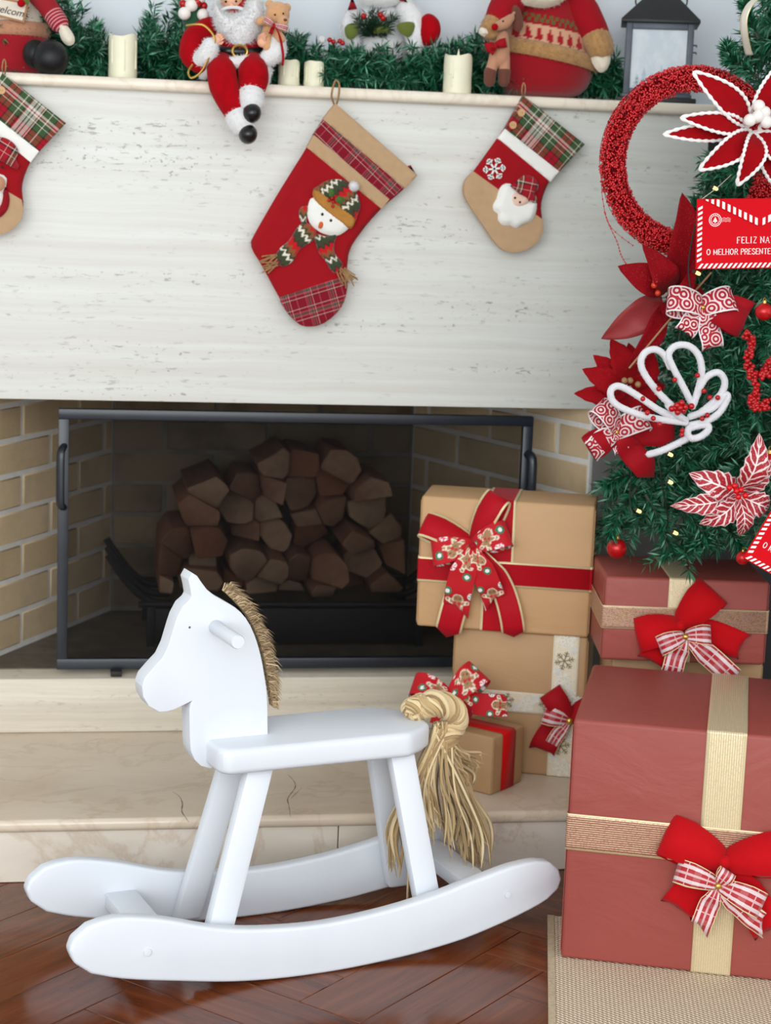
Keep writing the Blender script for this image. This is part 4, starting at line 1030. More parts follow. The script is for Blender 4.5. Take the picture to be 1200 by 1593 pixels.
def ring_on_body(y0, tilt, rw, mt, name):
    pts = []; z0 = P(845,y0,4.2).z
    for k in range(41):
        a = 2*math.pi*k/40; r_ = .0; x = math.cos(a); zq = z0-tilt*x*.11
        r_ = float(np.interp(zq, zmap, rmap))+rw*.35; pts.append(Vector((cx0+r_*x, 4.2+.92*r_*math.sin(a), zq)))
    o = MB().tube(pts, rw, 10, caps=False, flat=.45, up=Z).build(name, mt, BS); return o
bl = ring_on_body(86,.18,.0165,M['tanf'],'fur_belt'); fuzz(bl,2600,.006,M['tanf'])
limbY([(888,-12,4.17),(908,20,4.14),(926,52,4.12)],[.034,.036,.031],16).build('arm', M['knit'], BS)
cf = limbY([(928,60,4.115),(934,74,4.11)],[.031,.03],16).build('cuff', M['tanf'], BS); fuzz(cf,900,.006,M['tanf'])
puffY([(922,78),(920,92),(925,104),(934,113),(944,109),(950,95),(949,80),(936,76)],4.108,.018,tb=.014,step=.006).build('mitten', M['creamf'], BS)
limbY([(812,-12,4.16),(790,6,4.13),(777,26,4.11)],[.036,.036,.03],16).build('arm', M['knit'], BS)
cf = limbY([(772,34,4.108),(764,45,4.10)],[.026,.024],16).build('cuff', M['tanf'], BS); fuzz(cf,700,.006,M['tanf'])
puffY([(747,44),(746,52),(753,57),(762,56),(764,47),(756,41)],4.092,.012,tb=.01,step=.005).build('mitten', M['creamf'], BS)
bd = puffY([(798,-30),(803,-6),(812,6),(826,10),(842,12.5),(858,11),(872,5),(884,-8),(890,-30)],4.112,.03,step=.008).build('beard', M['creamf'], BS); fuzz(bd,1500,.007,M['creamf'])
hb_ = MB().ball(P(845,-40,4.17),(.062,.058,.062),20,14).build('head', mat('plush_skin',(236,196,170),.9), BS)
MB().ball(P(845,-42,4.105),.014,14,9).build('nose', mat('plush_skin_pink',(226,160,140),.9), hb_)
for x in (830,860): MB().ball(P(x,-58,4.113),.0045,10,7).build('eye', M['eye'], hb_)
MB().limb(curve([P(845,-78,4.17),P(846,-110,4.17),P(860,-150,4.17),P(885,-160,4.16)],5),list(np.linspace(.062,.014,16)),18).build('hat', M['knit'], BS)
MB().tube([P(845,-72,4.17)+Vector((math.cos(a)*.066,math.sin(a)*.062,0)) for a in [2*math.pi*k/28 for k in range(29)]],.016,10,caps=False).build('hat_trim', M['tanf'], BS)
RT = thing('reindeer_toy', 'floppy tan reindeer toy with red nose and bow held by the big plush santa', 'plush toy', tuple(P(778,130,4.085)))
limbY([(783,55,4.085),(781,75,4.075),(778,92,4.07)],[.011,.018,.02]).build('body', M['beige'], RT)
for xa, xb in ((770,763),(785,785)):
    limbY([(xa,88,4.068),((xa+xb)/2,102,4.064),(xb,112,4.062)],[.012,.012,.0125]).build('leg', M['beige'], RT)
    limbY([(xb,112,4.062),(xb-1,126,4.064)],[.0135,.0125]).build('hoof', M['brownf'], RT)
rh = limbY([(795,28,4.075),(786,36,4.07),(775,41,4.066)],[.0085,.0125,.010]).build('head', M['beige'], RT)
MB().ball(P(770,42,4.055),.0075,12,8).build('nose', M['redv'], rh); MB().ball(P(783,33,4.0575),.0022,8,6).build('eye', M['eye'], rh)
limbY([(795,28,4.075),(800,20,4.078)],[.005,.003]).build('ear', M['beige'], rh)
puffY([(796,18),(800,8),(808,12),(813,26),(814,42),(807,50),(799,44),(797,30)],4.088,.007,step=.005).build('antler', M['brownf'], rh)
FB = Frame(P(771,70,4.05), X, Z)
bow(RT, FB, [('loop',M['darkred'],dict(ang=200,L=.022,W=.02,H=.4)),('loop',M['darkred'],dict(ang=15,L=.024,W=.02,H=.4)),('tail',M['darkred'],dict(ang=-120,L=.022,W=.012))], knot=(.005,.004,M['darkred']))

# ------------------------------------------------------------------ white plush doll in the middle
WD = thing('plush_snowman', 'white plush snowman with one red mitten and olive leaves behind the garland', 'plush toy', tuple(P(595,110,4.26)))
b_ = limbY([(592,90,4.27),(592,50,4.27),(592,0,4.27),(592,-30,4.27)],[.06,.062,.05,.04],18).build('body', M['fur'], WD); fuzz(b_,1200,.006,M['fur'])
for pts, rr in (([(550,18,4.22),(545,40,4.21),(548,64,4.21)],[.014,.021,.019]),([(628,10,4.22),(640,30,4.205),(647,60,4.2),(645,78,4.2)],[.02,.028,.024,.017])):
    a_ = limbY(pts, rr).build('arm', M['fur'], WD); fuzz(a_,700,.006,M['fur'])
puffY([(655,30),(662,22),(672,22),(683,32),(686,48),(681,62),(670,71),(658,70),(652,56),(653,42)],4.185,.022,tb=.014,step=.006).build('mitten', M['redv'], WD)
for pts in ([(537,42),(547,36),(558,40),(556,54),(546,62),(538,56)],[(617,40),(630,34),(645,36),(644,48),(636,58),(624,52)],[(580,44),(592,39),(606,42),(608,50),(594,52),(582,52)]):
    puffY(pts,4.175,.006,step=.006).build('leaf', M['olive'], WD)
bd = puffY([(552,-25),(556,0),(572,9),(592,12),(610,10),(622,2),(628,-25)],4.20,.02,step=.008).build('beard', M['fur'], WD); fuzz(bd,600,.006,M['fur'])
for pts in ([(541,16,1),(548,-6,1),(556,14,1)],[(618,0,1),(628,-12,1),(634,4,1)]): puffY(pts,4.195,.006,step=.006).build('scarf_end', M['felt'], WD)
nd = Needles()
for k in range(26):
    x = rnd.uniform(555,615); nd.sprig([P(585+(x-585)*.3,58,4.19),P(x,rnd.uniform(18,44),4.17)],40,.024,.0012,.7)
lab(nd.build('fir_sprig', mat('dark_olive_needles',(40,74,44),.6,c2=(20,54,38)), WD), 'darker fir sprig held in front')
for x,y in ((566,25),(592,23),(596,28)): MB().ball(P(x,y,4.165),.0065,12,8).build('berry', M['berry'], WD)
hs_ = MB().ball(P(592,-40,4.25),(.055,.052,.055),20,14).build('head', M['fur'], WD)
MB().limb([P(592,-38,4.2),P(590,-36,4.165)],[.009,.003],10).build('carrot_nose', mat('orange_plush',(226,110,56),.9), hs_)
for x in (578,606): MB().ball(P(x,-50,4.205),.0045,10,7).build('eye', M['eye'], hs_)
MB().limb(curve([P(592,-66,4.25),P(594,-100,4.25),P(612,-130,4.25)],5),list(np.linspace(.056,.014,11)),18).build('hat', M['redv'], WD)
BR = thing('berry_pick', 'small red berries with a white tuft poking out of the garland', 'berries', tuple(P(512,66,4.18)))
for x,y in ((513,62),(519,65),(529,64),(533,67)): MB().ball(P(x,y,4.16),.0055,12,8).build('berry', M['berry'], BR)
MB().ball(P(501,62,4.17),(.009,.006,.008),12,8).build('tuft', M['fur'], BR); MB().tube([P(520,68,4.17),P(520,95,4.2)],.0015,6).build('stem', M['stem'], BR)

# ------------------------------------------------------------------ plush gnome at the left end
LG = thing('plush_gnome', 'red and cream plush gnome with black shoes and a small welcome sign', 'plush toy', tuple(P(25,118,4.2)))
c = P(24,80,4.2); ZL = ZM+.001
prof = [(0,ZL),(.05,ZL),(.066,ZL+.008)]+[(r*S,P(24,y,4.2).z) for y,r in ((98,51),(80,50),(60,47),(50,44),(40,42),(20,37),(0,32),(-20,26))]+[(0,P(24,-26,4.2).z)]
kg = painted('felt_gnome_body', .92, .3); m = MB(); zq = np.linspace(ZL,P(24,-26,4.2).z,60); pz = [p[1] for p in prof]; pr = [p[0] for p in prof]
m.lathe([(0,ZL)]+[(float(np.interp(q,pz,pr)),float(q)) for q in zq],(c.x,4.2,0),60)
zt_ = P(24,54,4.2).z; m.c = [lin((150,14,30) if z < zt_ else (234,224,204)) for x,y,z in m.v]; m.build('body', kg, LG)
pts = []; z0 = P(24,46,4.2).z
for k in range(33):
    a = 2*math.pi*k/32; pts.append(Vector((c.x+.066*math.cos(a),4.2+.066*math.sin(a),z0)))
fb = MB().tube(pts,.0145,10,caps=False,flat=.45,up=Z).build('fur_band', M['beige'], LG); fuzz(fb,1500,.006,M['beige'])
ks_ = N('striped_sleeve'); u, v = ks_.uv(); f = ks_.math('FRACT', ks_.math('MULTIPLY', u, 1.0))
bnd = ks_.math('GREATER_THAN', u, .088); ln = ks_.math('MULTIPLY', bnd, ks_.math('GREATER_THAN', ks_.math('SINE', ks_.math('MULTIPLY', u, 900.0)), .3))
ks_.base(ks_.mix(ln, lin((150,14,30)), lin((206,140,146)))); ks_.p(Roughness=.95)
limbY([(56,-10,4.15),(74,10,4.12),(92,36,4.10)],[.021,.021,.02],16).build('sleeve', ks_.m, LG)
puffY([(90,40),(98,36),(108,44),(116,58),(115,68),(106,71),(96,62)],4.09,.013,tb=.012,step=.005).build('mitten', M['creamf'], LG)
sh = MB().ball(P(79,91,4.075),(.037,.036,.038),20,13); sh.build('shoe', M['blackf'], LG)
MB().ball(P(55,84,4.10),(.026,.03,.03),18,12).build('shoe', M['blackf'], LG)
sg = MB().prism([P(-6,-6,4.118),P(45,4,4.118),P(38,36,4.118),P(-10,24,4.118)], Yv*.004).build('sign', mat('kraft_sign_border',(176,128,92),.8), LG, bevel=.001)
MB().prism([P(-6,-2,4.1165),P(41,7,4.1165),P(35,32,4.1165),P(-8,21,4.1165)], Yv*.001).build('sign_card', mat('cream_sign_card',(232,222,204),.8), sg)
def text_mesh(name, body, O, ex, ey, size, mt, parent, shear=0, align='LEFT', depth=.0002):
    cu = bpy.data.curves.new(name, 'FONT'); cu.body = body; cu.size = size; cu.shear = shear; cu.align_x = align; cu.extrude = depth; cu.resolution_u = 3
    to = bpy.data.objects.new(name, cu); COL.objects.link(to); bpy.context.view_layer.update()
    me = bpy.data.meshes.new_from_object(to.evaluated_get(bpy.context.evaluated_depsgraph_get())); bpy.data.objects.remove(to)
    ex = Vector(ex).normalized(); ey = Vector(ey).normalized(); ez = ex.cross(ey); m = MB()
    m.add([Vector(O)+ex*v.co.x+ey*v.co.y+ez*v.co.z for v in me.vertices],[tuple(p.vertices) for p in me.polygons])
    return m.build(name, mt, parent, smooth=False)
ex = (P(38,16,4.1155)-P(-8,6,4.1155)); text_mesh('lettering', 'welcom', P(-13,16,4.1152), ex, Vector((.12,0,1)), .0205, mat('dark_ink',(60,52,52),.8), sg, shear=.3)
puffY([(30,-4),(36,-8),(46,-2),(44,6),(36,6)],4.10,.004,step=.004).build('leaf', M['olive'], LG); MB().ball(P(33,5,4.098),.0082,14,9).build('berry', M['redv'], LG)

MB().limb(curve([P(24,-30,4.2),P(24,-60,4.2),P(30,-110,4.2),P(44,-150,4.2)],5),list(np.linspace(.056,.008,16)),18).build('hat', M['felt'], LG)
bg_ = puffY([(-6,-34),(0,-14),(12,-8),(26,-6),(42,-12),(52,-34)],4.165,.03,step=.008).build('beard', M['fur'], LG); MB().ball(P(24,-34,4.135),.015,14,9).build('nose', mat('gnome_nose',(230,180,150),.9), bg_)
# ------------------------------------------------------------------ lantern
LT = thing('lantern', 'dark grey metal lantern with frosted panes and pyramid roof on the mantel', 'lantern', tuple(Vector((P(1024,90,4.2).x,4.2,ZM))))
c = P(1024,90,4.2); lx = c.x; ly = 4.2; zb, zt2 = ZM+.0005, P(1026,40,4.2).z; hw = .074
M['lant'] = mat('lantern_metal', (88,96,106), .5, .2, var=.15, vs=30, bump=.1); M['roofm'] = mat('lantern_roof', (44,44,46), .5, .3, var=.15, vs=20)
MB().box((lx,ly,zb+.006),(hw*2+.026,hw*2+.026,.012)).build('base', M['roofm'], LT, bevel=.003)
MB().box((lx,ly,zb+.016),(hw*2+.006,hw*2+.006,.008)).build('base_tier', M['lant'], LT, bevel=.002)
for sx in (-1,1):
    for sy in (-1,1): MB().box((lx+sx*(hw-.007),ly+sy*(hw-.007),(zb+.02+zt2)/2),(.014,.014,zt2-zb-.02)).build('post', M['lant'], LT, bevel=.0015)
for sx,sy in ((0,-1),(0,1),(1,0),(-1,0)):
    for zq,hq in ((zb+.026,.012),(zt2-.007,.014)): MB().box((lx+sx*(hw-.007),ly+sy*(hw-.007),zq),((.012 if sx else hw*2-.028),(.012 if sy else hw*2-.028),hq)).build('rail', M['lant'], LT, bevel=.001)
kf = N('frosted_pane'); o_ = kf.obj(); n_ = kf.noise(kf.scaled(o_,(30,30,18)),1,5,.6)
kf.base(kf.mix(kf.ramp(n_,[(.4,(0,0,0)),(.65,(1,1,1))]), lin((206,220,230)), lin((226,236,242)))); kf.p(Roughness=.35); kf.b.inputs['Transmission Weight'].default_value = .25
pf = None
for sx,sy in ((0,-1),(0,1),(1,0),(-1,0)):
    p_ = MB().box((lx+sx*(hw-.008),ly+sy*(hw-.008),(zb+.032+zt2-.014)/2),((.003 if sx else hw*2-.028),(.003 if sy else hw*2-.028),zt2-zb-.046)).build('pane', kf.m, LT); pf = pf or p_
m = MB()
for k,(x,hh_) in enumerate(((-.045,.03),(-.03,.045),(-.012,.034),(.008,.05),(.03,.038),(.046,.028))):
    z0 = zb+.034
    for q in range(3):
        zz0 = z0+hh_*q*.27; wv = .011*(1-q*.25); m.prism([Vector((lx+x-wv,ly-hw+.0062,zz0)),Vector((lx+x+wv,ly-hw+.0062,zz0)),Vector((lx+x,ly-hw+.0062,zz0+hh_*.45))],Yv*.0003)
m.build('fir_print', mat('pane_fir_print',(194,209,220),.6), pf, smooth=False)
ap = P(1024,-18,4.2).z; e = hw+.012
MB().add([(lx-e,ly-e,zt2),(lx+e,ly-e,zt2),(lx+e,ly+e,zt2),(lx-e,ly+e,zt2),(lx-e,ly-e,zt2+.007),(lx+e,ly-e,zt2+.007),(lx+e,ly+e,zt2+.007),(lx-e,ly+e,zt2+.007),(lx-.016,ly-.016,ap),(lx+.016,ly-.016,ap),(lx+.016,ly+.016,ap),(lx-.016,ly+.016,ap)],
  [(3,2,1,0),(0,1,5,4),(1,2,6,5),(2,3,7,6),(3,0,4,7),(4,5,9,8),(5,6,10,9),(6,7,11,10),(7,4,8,11),(8,9,10,11)]).build('roof', M['roofm'], LT, bevel=.0015)
MB().lathe([(.016,0),(.018,.01),(.014,.03),(.006,.036),(0,.037)],(lx,ly,ap-.001),16).build('chimney', M['roofm'], LT)
for sx in (-1,1): MB().tube([Vector((lx+sx*.046+math.cos(R(a))*.011,ly,ap-.026+math.sin(R(a))*.017)) for a in range(0,361,15)],.0018,8).build('carry_ring', M['roofm'], LT)
LT.rotation_euler = (0,0,R(-16))
for zq in (P(1087,75,4.2).z,P(1087,86,4.2).z): MB().tube([(lx+hw-.004,ly-.05,zq),(lx+hw+.008,ly-.05,zq),(lx+hw+.008,ly-.05,zq-.004)],.0016,6).build('latch', M['roofm'], LT)

# ------------------------------------------------------------------ plaids
def plaid(name, base, us, vs, pu, pv, mode=.5, weave=True):
    """us / vs: stops (position, colour) of the stripes along and across"""
    k = N(name); u, v = k.uv()
    fu = k.math('FRACT', k.math('ADD', k.math('DIVIDE', u, pu), 50.0)); fv = k.math('FRACT', k.math('ADD', k.math('DIVIDE', v, pv), 50.0))
    a = k.ramp(fu, [(p,lin(c)) for p,c in us], 'CONSTANT'); b = k.ramp(fv, [(p,lin(c)) for p,c in vs], 'CONSTANT')
    c = k.mix(mode, a, b)
    k.base(c); k.p(Roughness=.9); k.b.inputs['Sheen Weight'].default_value = .2; k.b.inputs['Specular IOR Level'].default_value = .2
    k.bump(k.noise(k.obj(),700,2), .3, .0006); return k.m
G_, RD, DK, WH, PK = (60,84,50), (158,18,34), (26,28,34), (208,202,190), (190,100,104)
M['tartan'] = plaid('green_red_tartan', None, [(0,G_),(.10,WH),(.12,G_),(.22,DK),(.25,RD),(.34,DK),(.36,RD),(.45,DK),(.48,G_),(.58,WH),(.60,G_),(.66,DK),(.69,RD),(.71,WH),(.78,DK),(.80,WH),(.84,DK),(.86,WH),(.93,RD),(.95,WH),(.97,DK)],
   [(0,G_),(.14,WH),(.16,G_),(.28,DK),(.31,RD),(.44,DK),(.46,RD),(.56,DK),(.60,G_),(.74,WH),(.76,G_),(.86,WH),(.9,RD),(.94,WH)], .118, .085)
MR = (126,14,34)
M['redtartan'] = plaid('dark_red_tartan', None, [(0,MR),(.30,PK),(.33,MR),(.38,PK),(.40,(52,74,66)),(.50,PK),(.52,MR),(.60,WH),(.62,MR),(.9,PK),(.93,MR)], [(0,MR),(.34,WH),(.37,MR),(.5,PK),(.55,(44,84,72)),(.68,PK),(.72,MR),(.86,WH),(.89,MR)], .050, .046)
M['hattartan'] = plaid('small_red_tartan', None, [(0,RD),(.2,WH),(.23,RD),(.45,DK),(.55,WH),(.6,G_),(.75,WH),(.8,DK),(.86,RD)], [(0,RD),(.3,WH),(.33,RD),(.6,DK),(.72,WH),(.78,RD)], .045, .036)
M['burlap'] = fabric('natural_burlap', (192,160,124), 2400, .95, .1, .1, .0009)
M['stockred'] = fabric('red_linen', (160,18,28), 2400, .95, .08, .03, .0007)
M['feltw'] = mat('white_felt', (240,240,234), .95, var=.02, vs=60, bump=.4, bs=900, sheen=.3)
M['wood'] = mat('wooden_button', (214,170,118), .6, var=.1, vs=80)
M['knitp'] = painted('patterned_knit', .95, .3)
M['orange'] = mat('orange_felt', (226,104,56), .9); M['twine'] = mat('jute_twine', (176,138,92), .95, var=.2, vs=200, bump=.6, bs=900)
M['ochre'] = mat('ochre_fleece', (184,128,56), .95, var=.1, vs=100, bump=.6, bs=700)
def knit(u, v):
    """zigzag knitting: rows of green, cream, brown, red"""
    z = abs(((v*160) % 2)-1)*.9; t = (u*95+z) % 5.2
    if t < 1.5: return (58,66,44)
    if t < 2.1: return (228,222,204)
    if t < 2.7: return (58,60,42)
    if t < 3.6: return (132,82,48)
    if t < 4.7: return (190,20,24)
    return (70,40,36)
YST = 4.043
def cmap(ox, oy, s): return lambda pts: [(ox+p[0]/s, oy+p[1]/s)+tuple(p[2:]) for p in pts]
def stk(parent, name, pts, Y0, tf, mt, tb=.001, step=.008, rim=.009, **kw):
    return puffY(pts, Y0, tf, tb=tb, step=step, rim=rim, **kw).build(name, mt, parent, ang=70)
# ---- big stocking
c5 = cmap(370,120,3.983)
S1 = thing('christmas_stocking', 'big red stocking with burlap cuff, tartan toe and a snowman in a knitted hat', 'stocking', tuple(P(521,162,YST)), 'stockings hanging from the mantel')
out = [(600,165,1),(1105,608,1),(1022,700),(890,815),(780,940),(700,1060),(680,1160),(677,1250),(665,1340),(635,1420),(570,1490),(500,1530),(430,1540),(378,1524),(320,1470),(270,1390),(150,1170),(95,1080),(82,1030),(100,980),(250,720),(430,430),(530,255)]
stk(S1,'sock_body',c5(out),YST,.013,M['stockred'],tb=.006)
rot1 = math.atan2(-(608-165),(1105-600))     # cuff direction on the page
def band_(pts, mt, tf=.0145, name='band', **kw): return stk(S1,name,c5(pts),YST,tf,mt,tb=.0065,step=.006,rim=.003,slab=True,uvrot=rot1,**kw)
lab(band_([(600,163,1),(1107,607,1),(1030,690,1),(523,262,1)],M['burlap'],.0165,'cuff'),'natural burlap cuff')
lab(band_([(526,262,1),(1030,684,1),(931,757,1),(463,360,1)],M['redtartan'],.0155),'dark red tartan band')
lab(band_([(466,358,1),(934,756,1),(886,816,1),(424,436,1)],M['burlap'],.016),'narrow burlap band')
lab(stk(S1,'toe',c5([(262,1360,1),(640,1235,1),(676,1225),(668,1340),(636,1424),(571,1493),(500,1534),(430,1543),(376,1528),(316,1472),(264,1392)]),YST,.0145,M['redtartan'],tb=.0065,step=.006,rim=.006,slab=True,uvrot=R(18)),'dark red tartan toe')
puffY(c5([(1042,553,1),(1072,545,1),(1104,600,1),(1085,606,1)]),YST,.004,tb=.003,step=.005).build('tab', M['felt'], S1)
lp = [P(520,162,YST-.002),P(516,150,YST-.018),P(519,133,YST-.02),P(523,125,YST-.008),P(528,132,YST-.02),P(527,150,YST-.018),P(523,164,YST-.003)]
MB().tube(curve(lp,5),.0022,7).build('hanging_loop', M['twine'], S1)
q = .016
scf = [[(385,815),(420,795),(440,815),(425,880),(430,915),(398,905),(380,860)],[(375,925),(425,905),(480,940),(478,1000),(425,1040),(380,1075),(335,1150),(270,1172),(233,1118),(262,1060),(318,1010)],[(478,975),(545,985),(612,970),(598,1040),(605,1095),(652,1165),(610,1212),(580,1200),(545,1140),(500,1080)]]
for pts, ur in zip(scf,(R(80),R(35),R(118))): puffY(c5(pts),YST-q,.007,step=.0026,rim=.008,paint=knit,uvrot=ur).build('scarf', M['knitp'], S1, ang=80)
for (x,y),(dx,dy),n_ in (((238,1130),(-88,48),13),((640,1195),(50,78),15)):
    fm_ = MB()
    for k in range(n_):
        a = rnd.uniform(-.5,.5); d = Vector((dx*math.cos(a)-dy*math.sin(a), dx*math.sin(a)+dy*math.cos(a)))*rnd.uniform(.8,1.15); s0 = (x+rnd.uniform(-14,14), y+rnd.uniform(-40,38) if dx < 0 else y+rnd.uniform(-18,18))
        if dx > 0: s0 = (x+rnd.uniform(-38,30), s0[1])
        pts = c5([s0,(s0[0]+d.x*.5+rnd.uniform(-6,6),s0[1]+d.y*.5),(s0[0]+d.x,s0[1]+d.y)]); fm_.tube(curve([P(px,py,YST-q-rnd.uniform(.001,.007)) for px,py in pts],3),.0014,5)
    stuff(fm_.build('scarf_fringe', M['twine'], S1))
fc = puffY(c5([(470,745),(435,800),(432,860),(455,915),(510,960),(570,980),(630,978),(690,935),(700,890),(600,800)]),YST-q-.003,.011,step=.006).build('snowman_face', M['feltw'], S1)
for x,y in ((524,850),(577,888)): MB().ball(P(*c5([(x,y)])[0],YST-q-.0125),.0036,12,8).build('eye', M['eye'], fc)
puffY(c5([(514,892),(530,902),(528,925),(515,940),(500,935),(503,908)]),YST-q-.0125,.005,step=.003).build('carrot_nose', M['orange'], fc)
ht = puffY(c5([(470,712),(500,672),(555,640),(625,633),(690,655),(735,715),(760,790),(745,850),(715,895),(600,820)]),YST-q-.006,.011,step=.0026,paint=knit,uvrot=R(130)).build('knitted_hat', M['knitp'], S1, ang=80)
puffY(c5([(463,722),(490,692),(545,728),(620,785),(722,862),(724,905),(704,938),(680,932),(590,868),(500,790)]),YST-q-.009,.008,step=.004,rim=.006).build('hat_brim', M['ochre'], ht)
pp = MB().ball(P(*c5([(720,677)])[0],YST-q-.014),.0098,14,10).build('pompom', M['fur'], ht); fuzz(pp,500,.004,M['fur'])
for pts in ([(565,700),(590,690),(602,720),(590,745),(568,740)],[(605,765),(630,735),(662,760),(640,785)]): puffY(c5(pts),YST-q-.018,.004,step=.004).build('leaf', mat('leaf_green',(64,104,40),.8), ht)
for x,y in ((566,764),(592,775),(585,750),(590,800)): MB().ball(P(*c5([(x,y)])[0],YST-q-.021),.0036,10,7).build('berry', M['berry'], ht)

# ---- small stockings
def small_stocking(label, f, kind):
    t = thing('christmas_stocking', label, 'stocking', tuple(P(*f([(590,105)])[0],YST)), 'stockings hanging from the mantel')
    out = [(590,105,1),(1080,495,1),(870,716),(805,800),(755,920),(740,1010),(750,1100),(745,1180),(715,1260),(640,1330),(560,1360),(490,1365),(420,1340),(350,1270),(270,1150),(180,1020),(122,920),(110,850),(130,780),(190,712),(380,448),(520,240)]
    rot = math.atan2(-(495-105),(1080-590))
    stk(t,'sock_body',f(out),YST,.012,M['stockred'],tb=.006)
    lab(stk(t,'cuff',f([(590,102,1),(1083,494,1),(875,715,1),(438,374,1)]),YST,.0155,M['tartan'],tb=.0065,step=.006,rim=.003,slab=True,uvrot=rot),'green and red tartan cuff')
    lab(stk(t,'band',f([(440,370,1),(873,712,1),(808,799,1),(382,446,1)]),YST,.0165,M['feltw'],tb=.0065,step=.006,rim=.003,slab=True),'white felt band')
    if kind == 'santa': toe = [(186,715,1),(385,858,1),(740,1098,1),(750,1180),(718,1264),(643,1334),(560,1364),(490,1369),(417,1343),(346,1272),(266,1152),(176,1022),(118,922),(106,850),(126,780)]
    else: toe = [(186,715,1),(420,915,1),(560,985,1),(738,1090,1),(750,1180),(718,1264),(643,1334),(560,1364),(490,1369),(417,1343),(346,1272),(266,1152),(176,1022),(118,922),(106,850),(126,780)]
    lab(stk(t,'toe',f(toe),YST,.0135,M['burlap'],tb=.0065,step=.006,rim=.006,slab=True),'tan burlap toe')
    for x,y in ((580,237),(512,337)):
        c = P(*f([(x,y)])[0],YST-.0155); b = MB().lathe([(0,0),(.0076,0),(.0082,.0012),(.0078,.0026),(.005,.0022),(0,.0022)],c,16,M=Matrix.Rotation(R(90),3,'X')).build('button', M['wood'], t)
        hm = MB()
        for sx in (-1,1): hm.ball(c+Vector((sx*.0022,-.0024,0)),.0008,6,4)
        hm.build('buttonhole', M['brownf'], b)
    lp = [(595,115),(585,70),(590,20),(600,-5),(612,20),(612,70),(605,118)]
    MB().tube(curve([P(*f([q_])[0],YST-(.018 if 0 < i < 6 else .003)) for i,q_ in enumerate(lp)],4),.0015,6).build('hanging_loop', M['twine'], t)
    o = .015
    if kind == 'santa':
        m = MB(); c = P(*f([(360,692)])[0],YST-.0125); rr = .0245
        def bar(p0,p1,w_,nn=FRONT):
            d = (p1-p0).normalized(); s = d.cross(nn)*w_; m.prism([p0-s,p1-s*.9,p1+s*.9,p0+s], nn*.003)
        for k in range(6):
            a = R(60*k+8); d = X*math.cos(a)+Z*math.sin(a); q_ = X*-math.sin(a)+Z*math.cos(a); bar(c,c+d*rr,.0019)
            for s_ in (-1,1):
                for tt,l_ in ((.55,.38),(.8,.22)): bar(c+d*rr*tt, c+d*rr*(tt+l_*.6)+q_*s_*rr*l_*.8,.0015)
        m.build('snowflake', M['feltw'], t, smooth=False)
        bd = puffY(f([(490,812),(425,825),(392,880),(378,935),(350,985),(356,1032),(390,1058),(390,1105),(430,1152),(490,1152),(538,1176),(600,1142),(655,1122),(690,1078),(706,1020),(708,975),(690,955),(630,950),(560,890)]),YST-o,.013,step=.006,rim=.016).build('santa_beard', M['feltw'], t)
        fc = puffY(f([(512,885),(560,895),(620,925),(640,955),(618,985),(570,1006),(530,998),(503,965),(498,915)]),YST-o-.0105,.006,step=.004).build('santa_face', mat('felt_skin',(236,200,180),.9), t)
        for x,y in ((530,928),(570,963)): MB().ball(P(*f([(x,y)])[0],YST-o-.0165),.0026,10,7).build('eye', M['eye'], fc)
        puffY(f([(486,832),(530,808),(590,750),(650,744),(700,780),(720,830),(706,870),(685,888),(712,935),(694,972),(640,945),(570,890),(510,850)]),YST-o-.008,.009,step=.005,rim=.012,uvrot=R(-10)).build('santa_hat', M['hattartan'], t)
    else:
        bd = puffY(f([(440,880),(430,960),(455,1050),(520,1085),(590,1040),(620,960),(600,900)]),YST-o,.013,step=.006,rim=.016).build('snowman_face', M['feltw'], t)
        MB().ball(P(3.5,260,YST-o-.0135),.003,10,7).build('eye', M['eye'], bd)
        puffY([(-12,277),(0,274),(8,281),(7,292),(-2,298),(-14,292)],YST-o-.010,.006,step=.004).build('muzzle', M['beige'], bd)
        puffY([(-24,232),(-10,216),(4,213.5),(18,220),(27.5,232),(27,242),(24,247),(30,258),(27,264),(18,260),(0,250),(-20,246)],YST-o-.008,.009,step=.005,rim=.012,uvrot=R(-30)).build('hat', M['hattartan'], t)
        puffY([(-28,300),(-4,294),(4,300),(5,312),(0,322),(-14,328),(-28,320)],YST-o,.010,step=.006).build('belly', M['feltw'], t)
        puffY([(6,290),(12,296),(15,310),(12,325),(2,337),(-10,340),(-6,330),(2,318),(5,304)],YST-o-.002,.006,step=.005).build('scarf', M['felt'], t)
    return t
small_stocking('small stocking with tartan cuff, white snowflake and bearded santa face, nearest the tree', cmap(700,130,5.217), 'santa')
small_stocking('small tartan-cuffed stocking with a snowman face, at the edge of the photo', lambda pts: [(102+(700+p[0]/5.217-907)*1.04, 192+(130+p[1]/5.217-224.9)*1.04)+tuple(p[2:]) for p in pts], 'snow')

